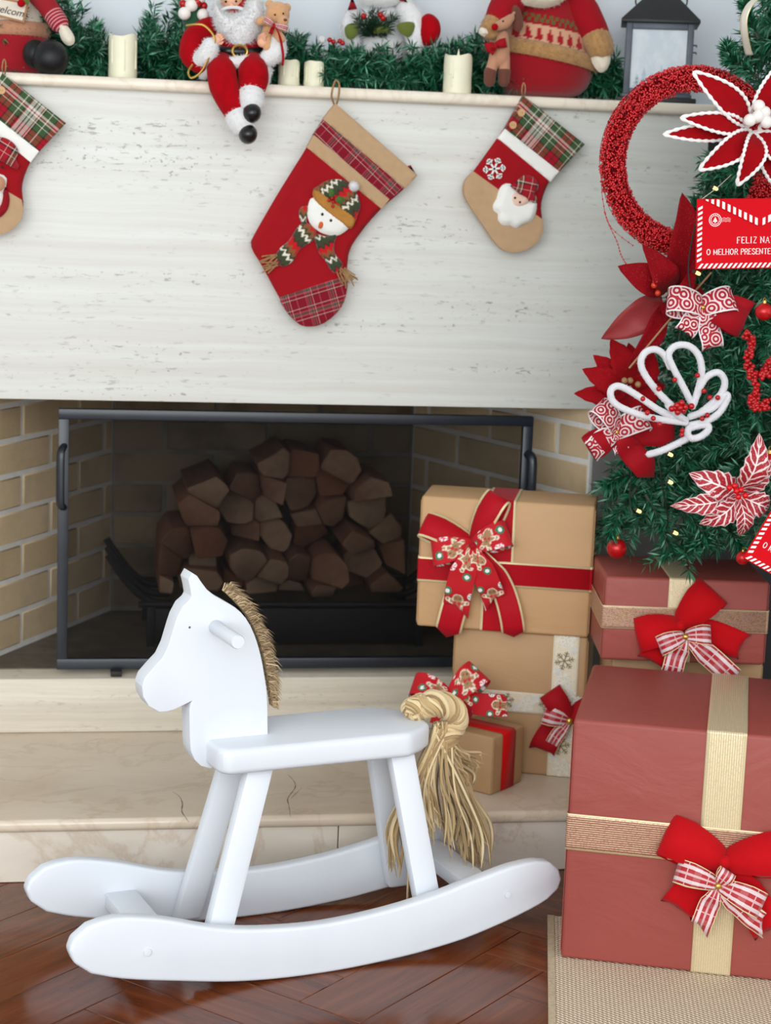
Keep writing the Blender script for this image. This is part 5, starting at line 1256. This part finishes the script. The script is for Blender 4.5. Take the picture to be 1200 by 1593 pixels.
# ------------------------------------------------------------------ christmas tree
struct(MB().box((1.95,4.33,.74),(1.1,.058,1.48)).build('trim_1', mat('dark_grey_side_panel',(58,58,60),.6), None, bevel=.003))
TX, TY = 1.62, 3.68
def tr_(z): return .535-(z-.7)*.295
XT = thing('christmas_tree', 'dense green artificial christmas tree full of red and white ornaments beside the fireplace', 'christmas tree', (TX,TY,0))
MB().lathe([(0,.02),(.034,.02),(.03,.8),(.018,1.7),(.004,2.05),(0,2.06)],(TX,TY,0),14).build('trunk', mat('tree_pole',(36,40,30),.8), XT)
for k in range(4):
    a = R(45+90*k); MB().tube([(TX,TY,.16),(TX+math.cos(a)*.12,TY+math.sin(a)*.12,.05),(TX+math.cos(a)*.24,TY+math.sin(a)*.24,.012)],.012,8).build('stand_leg', M['irond'], XT)
rb = random.Random(21)
def branch(z, ang, r, droop, nt=13):
    d = Vector((math.cos(ang),math.sin(ang),0)); b = Vector((TX,TY,z+.09)); tip = Vector((TX,TY,z))+d*r
    pth = curve([b, b.lerp(tip,.5)+Z*.035, b.lerp(tip,.82)+Z*.01, tip-Z*droop],5)
    nd = Needles(); nd.sprig(pth, 170, .030, .0019, .85, .3)
    sd = d.cross(Z)
    for k in range(nt):
        t = .34+.66*(k+.5)/nt; i = min(int(t*(len(pth)-1)), len(pth)-2); p = pth[i].lerp(pth[i+1], t*(len(pth)-1)-i); s = 1 if k % 2 else -1
        L = rb.uniform(.075,.135)*(1.25-.55*t)
        e = p+(d*.62+sd*s*rb.uniform(.45,.95)+Z*rb.uniform(-.35,.3)).normalized()*L
        nd.sprig(curve([p,(p+e)/2+Z*.006,e-Z*.01],3), 64, .029, .0019, .85, .05)
    o = MB().tube(pth,[.005-.0035*i/(len(pth)-1) for i in range(len(pth))],6).build('branch', M['stem'], XT)
    nd.build('needles', M['needle'], o)
z = .68; lev = 0
while z < 1.95:
    r = tr_(z); n = max(10, int(32*r))
    for k in range(n):
        a = (k+(lev % 2)*.5+rb.uniform(-.25,.25))/n*360
        if a % 360 < 75: continue                        # away from every view of the room
        branch(z+rb.uniform(-.025,.025), R(a), r*rb.uniform(.86,1.0), rb.uniform(.0,.05))
    z += .082; lev += 1
def hang(pts):                                           # low sprigs that hang under the skirt of the tree
    nd = Needles(); q = [P(*p) for p in pts]; pth = curve(q,5); nd.sprig(pth, 320, .027, .0018, .85, .1)
    o = MB().tube(pth,.0035,6).build('branch', M['stem'], XT); nd.build('needles', M['needle'], o)
hang([(1005,770,3.5),(1030,815,3.47),(1042,862,3.45)]); hang([(990,760,3.55),(965,800,3.53),(950,830,3.52)]); hang([(1010,740,3.55),(970,740,3.55),(942,755,3.55)]); hang([(1060,790,3.45),(1095,830,3.42),(1085,850,3.42)])
hang([(1120,790,3.4),(1140,830,3.36),(1150,850,3.35)]); hang([(1040,380,3.6),(1078,330,3.58),(1085,318,3.58)]); hang([(1140,110,3.55),(1132,80,3.54),(1134,72,3.54)]); hang([(1180,60,3.5),(1165,25,3.5),(1160,5,3.5)]); hang([(1180,120,3.5),(1150,100,3.5),(1138,92,3.5)])

# ------------------------------------------------------------------ petals
def petal(parent, base, tip, wpx, Y, mt, lift=.02, tipl=.0, name='petal', trim=None, fold=.25, serr=0, side=0, bl=0, wave=0.0, sub=True, pw=.8):
    """base and tip: places in the frame; the petal bulges towards the room by lift and its tip by tipl"""
    b, t = P(*base,Y-bl), P(*tip,Y-tipl); d = t-b; L = d.length; d.normalize(); q = FRONT.cross(d).normalized(); nz = d.cross(q)
    if nz.y > 0: nz = -nz
    W = wpx*Y*1.03/FPX/2; nu, nv = 16, 7; V = []; F_ = []; U = []; edge = [[],[]]
    for i in range(nu+1):
        s = i/nu; w_ = W*math.sin(math.pi*min(1,s**pw))**.8 if 0 < s < 1 else 0
        if s >= 1: w_ = 0
        if serr: w_ *= 1+serr*(1 if i % 3 == 1 else (-.6 if i % 3 == 2 else 0))
        c = b+d*(L*s)+nz*(lift*math.sin(math.pi*s))+q*(side*W*math.sin(math.pi*s))
        for j in range(nv):
            v = j/(nv-1)*2-1; V.append(c+q*(w_*v)+nz*(fold*w_*abs(v)-wave*math.sin(s*17+v*4)*abs(v))); U.append((s*L/(2*W), j/(nv-1)))
        edge[0].append(V[-nv]); edge[1].append(V[-1])
    for i in range(nu):
        for j in range(nv-1): F_.append((i*nv+j,i*nv+j+1,(i+1)*nv+j+1,(i+1)*nv+j))
    o = MB().add(V,F_,U).build(name, mt, parent, ang=180, solid=.0012)
    if trim:
        pth = curve(edge[0]+edge[1][-2::-1], 3); m = MB(); m.tube([p+FRONT*.002 for p in pth],[.0030+.0009*math.sin(k*1.55) for k in range(len(pth))],8); m.build('rope_trim', trim, o)
    return o
def velvet(name, c, glit=0):
    k = N(name); a = lin(c); o = k.obj(); n = k.noise(o,70,4)
    base = k.mix(n, tuple(x*.75 for x in a[:3])+(1,), a)
    if glit: base = k.mix(k.math('MULTIPLY', k.math('GREATER_THAN', k.noise(o,900,1), .7), glit), base, lin((250,200,190)))
    k.base(base); k.p(Roughness=.8); k.b.inputs['Sheen Weight'].default_value = .04; k.b.inputs['Specular IOR Level'].default_value = .1; k.bump(n,.3,.002); return k.m
M['petal'] = velvet('red_velvet_petal',(158,2,14)); M['petal2'] = velvet('crimson_silk_petal',(140,4,18),.2); M['petal3'] = velvet('red_silk_petal',(150,6,18),.08)
M['rope'] = mat('white_rope', (242,238,236), .85, var=.05, vs=300)
ksr = N('sheer_red_petal'); ksr.base(lin((150,10,22))); ksr.p(Roughness=.55, Alpha=.75); M['sheer'] = ksr.m
kc = N('candy_striped_petal'); u, v = kc.uv(); o_ = kc.obj()
dv = kc.math('ABSOLUTE', kc.math('SUBTRACT', v, .5)); ch = kc.math('SINE', kc.math('ADD', kc.math('MULTIPLY', kc.math('SUBTRACT', u, kc.math('MULTIPLY', dv, .9)), 21.0), kc.math('MULTIPLY', kc.noise(o_,60,2), 4.0)))
wm = kc.math('MAXIMUM', kc.math('MULTIPLY', kc.math('GREATER_THAN', ch, .62), .8), kc.math('MULTIPLY', kc.math('GREATER_THAN', kc.noise(o_,520,2), .66), .7)); wm = kc.math('MAXIMUM', wm, kc.math('LESS_THAN', dv, .03))
wm = kc.math('MAXIMUM', wm, kc.math('MULTIPLY', kc.math('GREATER_THAN', dv, .45), .5))
kc.base(kc.mix(wm, lin((158,12,30)), lin((240,224,222)))); kc.p(Roughness=.6); M['candy'] = kc.m
def flower(name, label, c, Y, petals, mt, **kw):
    t = thing(name, label, 'ornament', tuple(P(*c,Y)), kw.pop('group','artificial flowers on the tree'))
    for i, p_ in enumerate(petals):
        base, tip, w_ = p_[:3]; op = dict(kw); op.update(p_[3] if len(p_) > 3 else {}); petal(t, base, tip, w_, Y, op.pop('mt', mt), **op)
    return t
def berries(t, pts, r, Y, mt, name='berry', n=12):
    for x,y in pts: MB().ball(P(x,y,Y+rnd.uniform(-.004,.004)), r, n, 8).build(name, mt, t)

FW = flower('poinsettia', 'red velvet poinsettia with white rope edges, highest flower on the tree', (1170,192), 3.34,
   [((1160,203),(1032,209),27,dict(bl=-.012,lift=.02)), ((1166,196),(1079,112),40,dict(lift=.03,tipl=.03)), ((1163,200),(1059,183),30,dict(lift=.03,tipl=.02)), ((1168,204),(1088,264),38,dict(lift=.03,tipl=.02)), ((1173,206),(1147,288),36,dict(lift=.035,tipl=.03)),
    ((1172,190),(1216,98),46,dict(lift=.03,tipl=.02)), ((1180,200),(1260,185),40,dict(lift=.03)), ((1178,206),(1225,262),38,dict(lift=.03,tipl=.02)), ((1175,204),(1206,290),34,dict(bl=-.01))], M['petal'], trim=M['rope'], fold=.12, pw=.9)
berries(FW, [(1167,187),(1180,181),(1190,175),(1181,165),(1193,190)], .0115, 3.30, M['berryw'], 'bead', 14)

# red bead wreath ring
WR = thing('bead_wreath', 'ring of many strands of shiny red beads hanging in front of the mantel corner', 'wreath', tuple(P(1075,385,3.57)))
krb = N('red_metallic_bead'); krb.base(lin((204,6,18))); krb.p(Roughness=.25); krb.b.inputs['Specular IOR Level'].default_value = .4; M['redbead'] = krb.m
cw = P(1076,252,3.57); RW, rw = .157, .0255; rs = random.Random(3)
strands = MB(); beads = MB()
def ring_pt(a, ph, rr_): return cw+Vector((math.cos(a)*(RW+rr_*math.cos(ph)), rr_*math.sin(ph), math.sin(a)*(RW+rr_*math.cos(ph))))
for s in range(40):
    ph0 = rs.uniform(0,2*math.pi); rr0 = rw*math.sqrt(rs.uniform(.25,1)); tw = rs.uniform(-1.2,1.2); wob = rs.uniform(0,6)
    pts = []
    for k in range(121):
        a = 2*math.pi*k/120; pts.append(ring_pt(a, ph0+tw*math.sin(a+wob), rr0*(1+.12*math.sin(3*a+wob))))
    strands.tube(pts[::2], .0006, 4, caps=False)
for k in range(9500):
    a = rs.uniform(0,2*math.pi); rr0 = rw*math.sqrt(rs.uniform(.3,1)); ph = rs.uniform(math.pi*.9,math.pi*2.1) if rs.random() < .8 else rs.uniform(0,2*math.pi)
    beads.berry(ring_pt(a,ph,rr0), rs.uniform(.0019,.0029))
MB().tube([ring_pt(2*math.pi*k/60,0,0) for k in range(61)], rw*.6, 14, caps=False).build('wire_core', mat('dark_red_core',(96,4,12),.8,spec=.1), WR)
stuff(strands.build('wire_strands', mat('dark_red_wire',(110,6,14),.7,spec=.1), WR)); stuff(beads.build('beads', M['redbead'], WR))
for off_ in ([(941,330),(948,350),(960,375),(966,395),(974,410)],[(936,270),(938,310),(950,352),(985,382)],[(960,240),(985,190),(1020,160),(1050,150)]):
    pth = curve([P(x,y,3.55) for x,y in off_],8); o = MB().tube(pth,.0006,4).build('loose_strand', M['darkred'], WR); m = MB(); [m.berry(p,.0018) for p in pth[::2]]; m.build('small_beads', M['redbead'], o)

# crimson poinsettia with stem
F2_ = flower('poinsettia', 'large crimson poinsettia with tall upright petal and a sheer petal, in front of the ring', (1022,450), 3.50,
   [((1045,452),(1096,352),44,dict(bl=-.02)), ((1038,448),(1062,300),60,dict(lift=.05,tipl=.02,side=-.25)), ((1040,450),(962,414),50,dict(lift=.03)), ((1036,455),(1000,380),44,dict(lift=.05,tipl=.02)), ((1040,460),(1084,398),26,dict(lift=.06,tipl=.05,wave=.004)),
    ((1036,462),(1098,462),50,dict(lift=.03)), ((1030,462),(936,527),52,dict(mt=M['sheer'],lift=.03)), ((1034,470),(974,577),34,dict(lift=.04)), ((1040,466),(1045,500),40,dict(lift=.02))], M['petal2'], fold=.25, wave=.002)
berries(F2_, [(1018,444),(1024,456),(1020,437)], .0058, 3.44, mat('orange_red_berry',(214,60,30),.25), 'berry')
MB().tube([P(1107,424,3.46),P(1040,500,3.45),P(979,573,3.445)],.0019,7).build('stem', mat('tan_twig',(170,130,92),.8), F2_)

# lower left red poinsettia
F3_ = flower('poinsettia', 'plain red poinsettia with pointed petals and tan beads, left behind the white looped flower', (975,600), 3.56,
   [((975,612),(893,612),34,dict(lift=.02)), ((972,605),(906,574),40,dict(lift=.03)), ((975,602),(923,552),36,dict(lift=.02,bl=-.01)), ((980,600),(950,527),44,dict(lift=.03)), ((985,600),(978,533),38,dict(lift=.02,bl=-.01)), ((985,605),(1015,545),44), ((980,610),(925,640),34,dict(bl=-.02)), ((985,610),(1035,600),44,dict(bl=-.02)), ((985,612),(1010,660),44,dict(bl=-.02))], M['petal3'], fold=.2, serr=.08, pw=.85)
berries(F3_, [(972,592),(981,592),(993,598)], .0062, 3.51, mat('tan_bead',(176,136,92),.5,var=.2,vs=200), 'bead')

# bows on the tree
def tree_bow(label, c, Y, parts, knot=(.0045,.008,None)):
    F_ = Frame(P(*c,Y), X, Z); b = bow(None, F_, parts, (knot[0],knot[1],knot[2] or M['gold'])); return tag(b, label, 'bow', 'scroll patterned bows on the tree')
_bb = MB.build
def _bb2(s, name, mt, parent=None, **kw):
    if name == 'bow' and parent is None and 'loc' not in kw: kw['loc'] = tuple(np.mean(np.array(s.v),axis=0))
    return _bb(s, name, mt, parent, **kw)
MB.build = _bb2
tree_bow('upper red bow with white scroll pattern, below the big envelope ornament', (1093,478), 3.36,
   [('tail',M['darkred'],dict(ang=6,L=.10,W=.056,bend=-30,notch=.3,start=-.012)), ('loop',M['darkred'],dict(ang=-20,L=.09,W=.05,H=.3,lift=-.01)), ('loop',M['scroll'],dict(ang=170,L=.068,W=.05,H=.34,roll=-24,neck=.7)), ('loop',M['scroll'],dict(ang=14,L=.062,W=.05,H=.36,roll=28,neck=.7)),
    ('tail',M['scroll'],dict(ang=230,L=.06,W=.04,bend=10,notch=.5,neck=.6)), ('tail',M['scroll'],dict(ang=-66,L=.082,W=.042,bend=-12,notch=.5,neck=.5))])
tree_bow('lower red bow with white scroll pattern, beside the brick at the tree edge', (959,672), 3.50,
   [('loop',M['darkred'],dict(ang=215,L=.062,W=.05,H=.3,lift=-.01)), ('tail',M['darkred'],dict(ang=-5,L=.118,W=.05,bend=10,notch=0,start=-.004)), ('tail',M['darkred'],dict(ang=-52,L=.095,W=.048,bend=8,notch=-.5)), ('loop',M['scroll'],dict(ang=128,L=.066,W=.044,H=.34,roll=-20,neck=.6)), ('loop',M['scroll'],dict(ang=26,L=.066,W=.05,H=.38,roll=25,neck=.6)),
    ('tail',M['scroll'],dict(ang=196,L=.062,W=.042,bend=42,notch=0,cut=.5,neck=.6)), ('tail',M['scroll'],dict(ang=-78,L=.042,W=.03,bend=12,notch=.3,neck=.6))])
MB.build = _bb

# white looped flower
WF = thing('loop_flower', 'white fuzzy looped flower with red berries in the middle of the tree', 'ornament', tuple(P(1070,655,3.34)), 'artificial flowers on the tree')
c8 = cmap(880,400,3.75)
M['chenille'] = mat('white_chenille', (238,238,242), .95, var=.04, vs=200, bump=.9, bs=700, bd=.003, sheen=.4)
for i, lp in enumerate(([(700,950),(560,900),(400,795),(310,752),(264,782),(285,850),(390,905),(530,942),(700,965)], [(650,895),(545,792),(470,695),(440,620),(462,560),(520,538),(575,570),(610,640)], [(735,850),(690,760),(632,650),(602,570),(640,520),(712,515),(770,562),(795,640),(788,720),(752,850)], [(742,870),(800,732),(850,682),(900,676),(930,722),(918,782),(870,840),(790,905)],
        [(730,930),(860,880),(930,805),(946,822),(900,905),(820,958),(735,978)], [(720,1000),(770,985),(828,980),(832,1012),(790,1045),(745,1058),(716,1040),(716,1010)], [(715,1055),(640,1095),(560,1130),(490,1150)], [(700,955),(640,905),(600,865)])):
    pth = curve([P(x,y,3.335-.012*math.sin(math.pi*k/(len(lp)-1))) for k,(x,y) in enumerate(c8(lp))],6)
    o = MB().limb(pth,[.0064]*len(pth),10).build('loop', M['chenille'], WF); fuzz(o,500,.0028,M['chenille'],wd=.0004)
berries(WF, c8([(452,826),(478,908),(513,940),(545,768),(638,716),(771,690),(808,780),(843,818),(889,820),(828,922),(798,942),(682,1012),(680,1036),(550,975)]), .0048, 3.318, M['berry'])
berries(WF, c8([(620,885),(650,865),(678,850),(700,875),(735,870),(655,905),(690,895),(640,880),(670,880)]), .0058, 3.31, M['berry'])

# red bead string
BS_ = thing('bead_spray', 'spray of small red berry beads hanging at the right side of the tree', 'ornament', tuple(P(1175,520,3.30)))
bl_ = MB(); st_ = MB()
for pth in ([(1055,450),(1088,470),(1085,520),(1062,590),(1075,660),(1105,740),(1112,800),(1085,835),(1110,872),(1160,872),(1182,845)],[(1080,660),(1145,690),(1175,640),(1215,600)],[(1150,690),(1190,670),(1220,640)]):
    q = curve([P(x,y,3.295) for x,y in c8(pth)],7); st_.tube(q,.0012,6)
    for p in q:
        for _ in range(2): bl_.ball(p+Vector((rnd.uniform(-.006,.006),rnd.uniform(-.006,.003),rnd.uniform(-.006,.006))), rnd.uniform(.0036,.0048), 9, 6)
st_.build('stem', M['stem'], BS_); stuff(bl_.build('berries', M['berry'], BS_)); 
for x,y in ((1140,632),(1145,780)): MB().ball(P(*c8([(x,y)])[0],3.285),.0048,10,7).build('dark_bead', M['blackg'], BS_)

# candy striped poinsettia
F4_ = flower('poinsettia', 'red and white glitter striped poinsettia, lowest flower on the tree', (1145,765), 3.22,
   [((1150,768),(1200,715),34,dict(bl=-.015)), ((1147,765),(1072,736),46,dict(lift=.03)), ((1150,762),(1182,674),44,dict(lift=.035,tipl=.02)), ((1148,770),(1043,787),36,dict(lift=.03)), ((1148,774),(1088,815),38,dict(lift=.03)), ((1150,775),(1150,834),30,dict(lift=.03)), ((1152,772),(1196,790),40,dict(lift=.03))], M['candy'], fold=.2, serr=.12, pw=.85)
berries(F4_, [(1135,759),(1143,756),(1146,764),(1153,762),(1149,773),(1160,771)], .0055, 3.172, M['redbead'], 'berry', 14)

# baubles
def bauble(x, y, r, Y, label, tilt=0, cap=True):
    c = P(x,y,Y); rm = r*Y*1.03/FPX; t = thing('bauble', label, 'bauble', tuple(c), 'red baubles on the tree')
    MB().ball(c,rm,28,18).build('ball', M['ballred'], t)
    MB().lathe([(rm*.2,rm*.95),(rm*.24,rm*.97),(rm*.22,rm*1.25),(rm*.1,rm*1.3),(0,rm*1.3)],c,14).build('cap', M['gold'], t)
    MB().tube([c+Vector((math.cos(a)*rm*.13,0,rm*1.42+math.sin(a)*rm*.16)) for a in [2*math.pi*k/12 for k in range(13)]],rm*.03,6).build('hook', M['gold'], t)
kb = N('red_pearl_ball'); kb.base(lin((186,12,18))); kb.p(Roughness=.28, Metallic=.25); M['ballred'] = kb.m
bauble(1189,485,14,3.30,'red bauble at the photo edge just right of the upper scroll bow')
bauble(1197,722,18,3.24,'red bauble at the photo edge between the striped poinsettia and the bead spray')
bauble(960,853,16,3.54,'shiny red bauble with gold cap hanging low beside the smaller red-brown gift')
bauble(1156,868,11,3.20,'little red bauble half hidden behind the lower envelope ornament')

# ------------------------------------------------------------------ envelope ornaments
SER = {  # strokes on a 0..1 square and serif places
 'F':([[(.2,0),(.2,1)],[(.2,1),(.85,1)],[(.2,.52),(.65,.52)]],[(.2,0)]), 'E':([[(.2,0),(.2,1)],[(.2,1),(.85,1)],[(.2,.52),(.7,.52)],[(.2,0),(.88,0)]],[]), 'L':([[(.2,0),(.2,1)],[(.2,0),(.85,0)]],[(.2,1)]), 'I':([[(.5,0),(.5,1)]],[(.5,0),(.5,1)]),
 'Z':([[(.15,1),(.85,1)],[(.85,1),(.15,0)],[(.15,0),(.87,0)]],[]), 'N':([[(.15,0),(.15,1)],[(.15,1),(.85,0)],[(.85,0),(.85,1)]],[(.15,0),(.85,1),(.1,1)]), 'A':([[(.1,0),(.5,1)],[(.5,1),(.9,0)],[(.25,.35),(.75,.35)]],[(.1,0),(.9,0)]), 'T':([[(.5,0),(.5,1)],[(.1,1),(.9,1)]],[(.5,0)]),
 'O':([[(.5+.4*math.cos(a),.5+.5*math.sin(a)) for a in [2*math.pi*k/16 for k in range(17)]]],[]), 'M':([[(.1,0),(.1,1)],[(.1,1),(.5,.15)],[(.5,.15),(.9,1)],[(.9,1),(.9,0)]],[(.1,0),(.9,0)]), 'H':([[(.15,0),(.15,1)],[(.85,0),(.85,1)],[(.15,.5),(.85,.5)]],[(.15,0),(.85,0),(.15,1),(.85,1)]),
 'R':([[(.2,0),(.2,1)],[(.2,1),(.6,1),(.8,.88),(.8,.64),(.6,.5),(.2,.5)],[(.5,.5),(.9,0)]],[(.2,0),(.9,0)]), 'P':([[(.2,0),(.2,1)],[(.2,1),(.6,1),(.82,.88),(.82,.62),(.6,.48),(.2,.48)]],[(.2,0)]), 'S':([[(.82,.8),(.6,1),(.35,1),(.18,.86),(.2,.66),(.5,.52),(.8,.36),(.82,.14),(.62,0),(.35,0),(.15,.2)]],[]), 'É':([[(.2,0),(.2,1)],[(.2,1),(.85,1)],[(.2,.52),(.7,.52)],[(.2,0),(.88,0)],[(.45,1.12),(.65,1.3)]],[])}
def serif_text(txt, f, x, y, h, adv=.86, wd=.07):
    """f(x, y) -> point on the card, letters of height h starting at x, y"""
    m = MB(); n = None
    def bar(p,q_,w_):
        p, q_ = Vector(p), Vector(q_); d = (q_-p).normalized(); s = Vector((-d.y,d.x))*w_*h; a = [p-s,q_-s,q_+s,p+s]
        m.add([f(*v,.0006) for v in a],[(0,1,2,3)])
    for ch in txt:
        if ch != ' ':
            st, se = SER[ch]
            for pl in st:
                for a, b in zip(pl[:-1],pl[1:]):
                    w_ = wd if abs(a[0]-b[0]) < .3 else wd*.62
                    bar((x+(a[0]-(.22 if ch == 'I' else 0))*h*.78,y+a[1]*h),(x+(b[0]-(.22 if ch == 'I' else 0))*h*.78,y+b[1]*h),w_)
            for sx,sy in se: bar((x+(sx-.16-(.22 if ch == 'I' else 0))*h*.78,y+sy*h),(x+(sx+.16-(.22 if ch == 'I' else 0))*h*.78,y+sy*h),.035)
        x += h*adv*(.6 if ch in ' I' else (1.06 if ch in 'MOHN' else .9))
    return m
M['card'] = mat('red_card', (206,8,24), .7, var=.03, vs=8, spec=.12)
def envelope(label, O, ex, ey, w_, h_, full):
    t = thing('envelope_ornament', label, 'ornament', tuple(O), 'red envelope ornaments on the tree'); ex = Vector(ex).normalized(); ey = Vector(ey); ey = (ey-ex*ey.dot(ex)).normalized(); ez = ex.cross(ey)
    if ez.y > 0: ez = -ez
    O = Vector(O); f = lambda x,y,z=0: O+ex*x+ey*y+ez*z
    MB().prism([f(0,0),f(w_,0),f(w_,h_),f(0,h_)], -ez*.004).build('card', M['card'], t, bevel=.0006, seg=1)
    bm_ = MB(); bw = .0085; st = .0092
    def para(a,b,c,d): bm_.add([f(*q,.0006) for q in (a,b,c,d)],[(0,1,2,3)])
    x = .003
    while x < w_-.012: para((x,.0015),(x+.0046,.0015),(x+.0046+bw*.8,.0015+bw),(x+bw*.8,.0015+bw)); x += st
    y = .012
    while y < h_-.012: para((.0015,y),(.0015,y+.0046),(.0015+bw,y+.0046+bw*.5),(.0015+bw,y+bw*.5)); para((w_-.0015-bw,y),(w_-.0015-bw,y+.0046),(w_-.0015,y+.0046+bw*.5),(w_-.0015,y+bw*.5)); y += st
    stuff(bm_.build('striped_border', M['white_p'], t, smooth=False))
    fl = MB().prism([f(.010,h_-.001,.0016),f(w_/2-.004,h_*.62,.0026),f(w_/2+.004,h_*.62,.0026),f(w_-.010,h_-.001,.0016)], -ez*.0012).build('flap', M['card'], t)
    fm_ = MB(); dl = Vector((w_/2-.014,-h_*.38)); n_ = int(dl.length/.0105)
    for s in (0,1):
        for k in range(n_):
            a = Vector((.013,h_-.002))+dl*((k+.15)/n_); b_ = a+dl*(.5/n_); q_ = [(a.x,a.y),(b_.x,b_.y),(b_.x,b_.y+.0125),(a.x,a.y+.0125)]
            q_ = [(v[0] if s == 0 else w_-v[0], min(v[1],h_-.001)) for v in q_]; fm_.add([f(*v,.0035) for v in q_],[(0,1,2,3)])
    stuff(fm_.build('flap_stripes', M['white_p'], fl, smooth=False))
    pm_ = MB(); cx_, cy_ = .034, h_*.70
    def arc(cx,cy,r,w2,a0=0,a1=360,n=32):
        for k in range(n):
            a, b = R(a0+(a1-a0)*k/n), R(a0+(a1-a0)*(k+1)/n); pm_.add([f(cx+math.cos(q1)*rr,cy+math.sin(q1)*rr,.0007) for q1,rr in ((a,r-w2),(a,r+w2),(b,r+w2),(b,r-w2))],[(0,1,2,3)])
    arc(cx_,cy_,.0112,.0005); arc(cx_,cy_,.0078,.0004); pm_.add([f(cx_-.0045,cy_-.0032,.0007),f(cx_+.0045,cy_-.0032,.0007),f(cx_,cy_+.0055,.0007)],[(0,1,2)]); pm_.add([f(cx_-.001,cy_-.0055,.0007),f(cx_+.001,cy_-.0055,.0007),f(cx_+.001,cy_-.003,.0007),f(cx_-.001,cy_-.003,.0007)],[(0,1,2,3)])
    for k in range(16): 
        a = R(k*22.5); pm_.add([f(cx_+math.cos(a+d_)*rr,cy_+math.sin(a+d_)*rr,.0007) for d_,rr in ((-.06,.0088),(.06,.0088),(.06,.0102),(-.06,.0102))],[(0,1,2,3)])
    for k in range(3):
        for j in range(12):
            xa, xb = cx_+.012+j*.0014, cx_+.012+(j+1)*.0014; ya, yb = (cy_+.003-k*.0028+.0008*math.sin(q1*900) for q1 in (xa,xb)); pm_.add([f(xa,ya-.0003,.0007),f(xb,yb-.0003,.0007),f(xb,yb+.0003,.0007),f(xa,ya+.0003,.0007)],[(0,1,2,3)])
    stuff(pm_.build('postmark', M['white_p'], t, smooth=False))
    if full: serif_text('FELIZ NATAL', f, .075, h_*.365, .0108).build('lettering', M['white_p'], t, smooth=False)
    serif_text('O MELHOR PRESENTE É', f, .019, h_*.205 if full else h_*.27, .0098, .80).build('lettering', M['white_p'], t, smooth=False)
    return f, t
Ye = 3.30
a, b = P(1083,419,Ye), P(1108,304,Ye)
f, t = envelope('upper red envelope ornament with white candy stripes and lettering, below the rope-edged poinsettia', a, P(1200,417,Ye)-a, Z, .235, .125, True)
MB().tube(curve([f(.005,.122,-.001),P(1116,292,3.34),P(1138,272,3.38)],5),.0007,5).build('hanging_cord', M['cream_r'], t)
a = P(1157,868,3.13); f, t = envelope('lower tilted red envelope ornament with candy stripes, above the large red-brown gift', a, P(1200,893,3.13)-a, Z, .235, .125, False)
MB().tube([f(.1,.122,-.001),f(.12,.17,-.03)],.0007,5).build('hanging_cord', M['cream_r'], t)

# ------------------------------------------------------------------ ribbon loop and fairy lights
rbp = curve([P(1186,-8,3.45),P(1168,6,3.42),P(1158,28,3.42),P(1159,55,3.43),P(1166,86,3.46)],6)
tag(MB().ribbon(rbp,[Vector((.004,-.008,0))]*len(rbp),4).build('hanging_ribbon', ribbon_mat('cream_ribbon_gold_edge',(226,218,204),GOLD,.15,True), None, ang=180, solid=.0008, loc=tuple(P(1166,86,3.46))), 'narrow cream ribbon with gold edge curling down near the top of the tree', 'ribbon')
SL = thing('string_lights', 'string of tiny warm fairy lights on dark green wire in the tree', 'string lights', tuple(P(1040,760,3.4)))
kl_ = N('warm_bulb'); kl_.base((1,.8,.4,1)); kl_.b.inputs['Emission Color'].default_value = (1,.6,.16,1); kl_.b.inputs['Emission Strength'].default_value = 1.3
lights = [(1113,293,3.36),(1086,425,3.36),(1043,707,3.33),(1043,750,3.33),(994,795,3.46),(1051,829,3.40),(1012,640,3.46),(1100,660,3.28),(1120,560,3.3)]
order = [0,1,8,7,2,3,5,4,6]; w_ = []
for i in order: w_.append(P(*lights[i])+Vector((0,.055,.0)))
MB().tube(curve(w_,8),.0014,6).build('wire', mat('dark_green_wire',(18,34,26),.6), SL)
for x,y,Yq in lights[:6]:
    b = MB().limb([P(x-2,y-1,Yq),P(x+2,y+1,Yq)],.0034,10).build('bulb', kl_.m, SL)
    MB().limb([P(x-6,y-3,Yq+.001),P(x-3,y-1.5,Yq)],.003,8).build('socket', M['stem'], b)
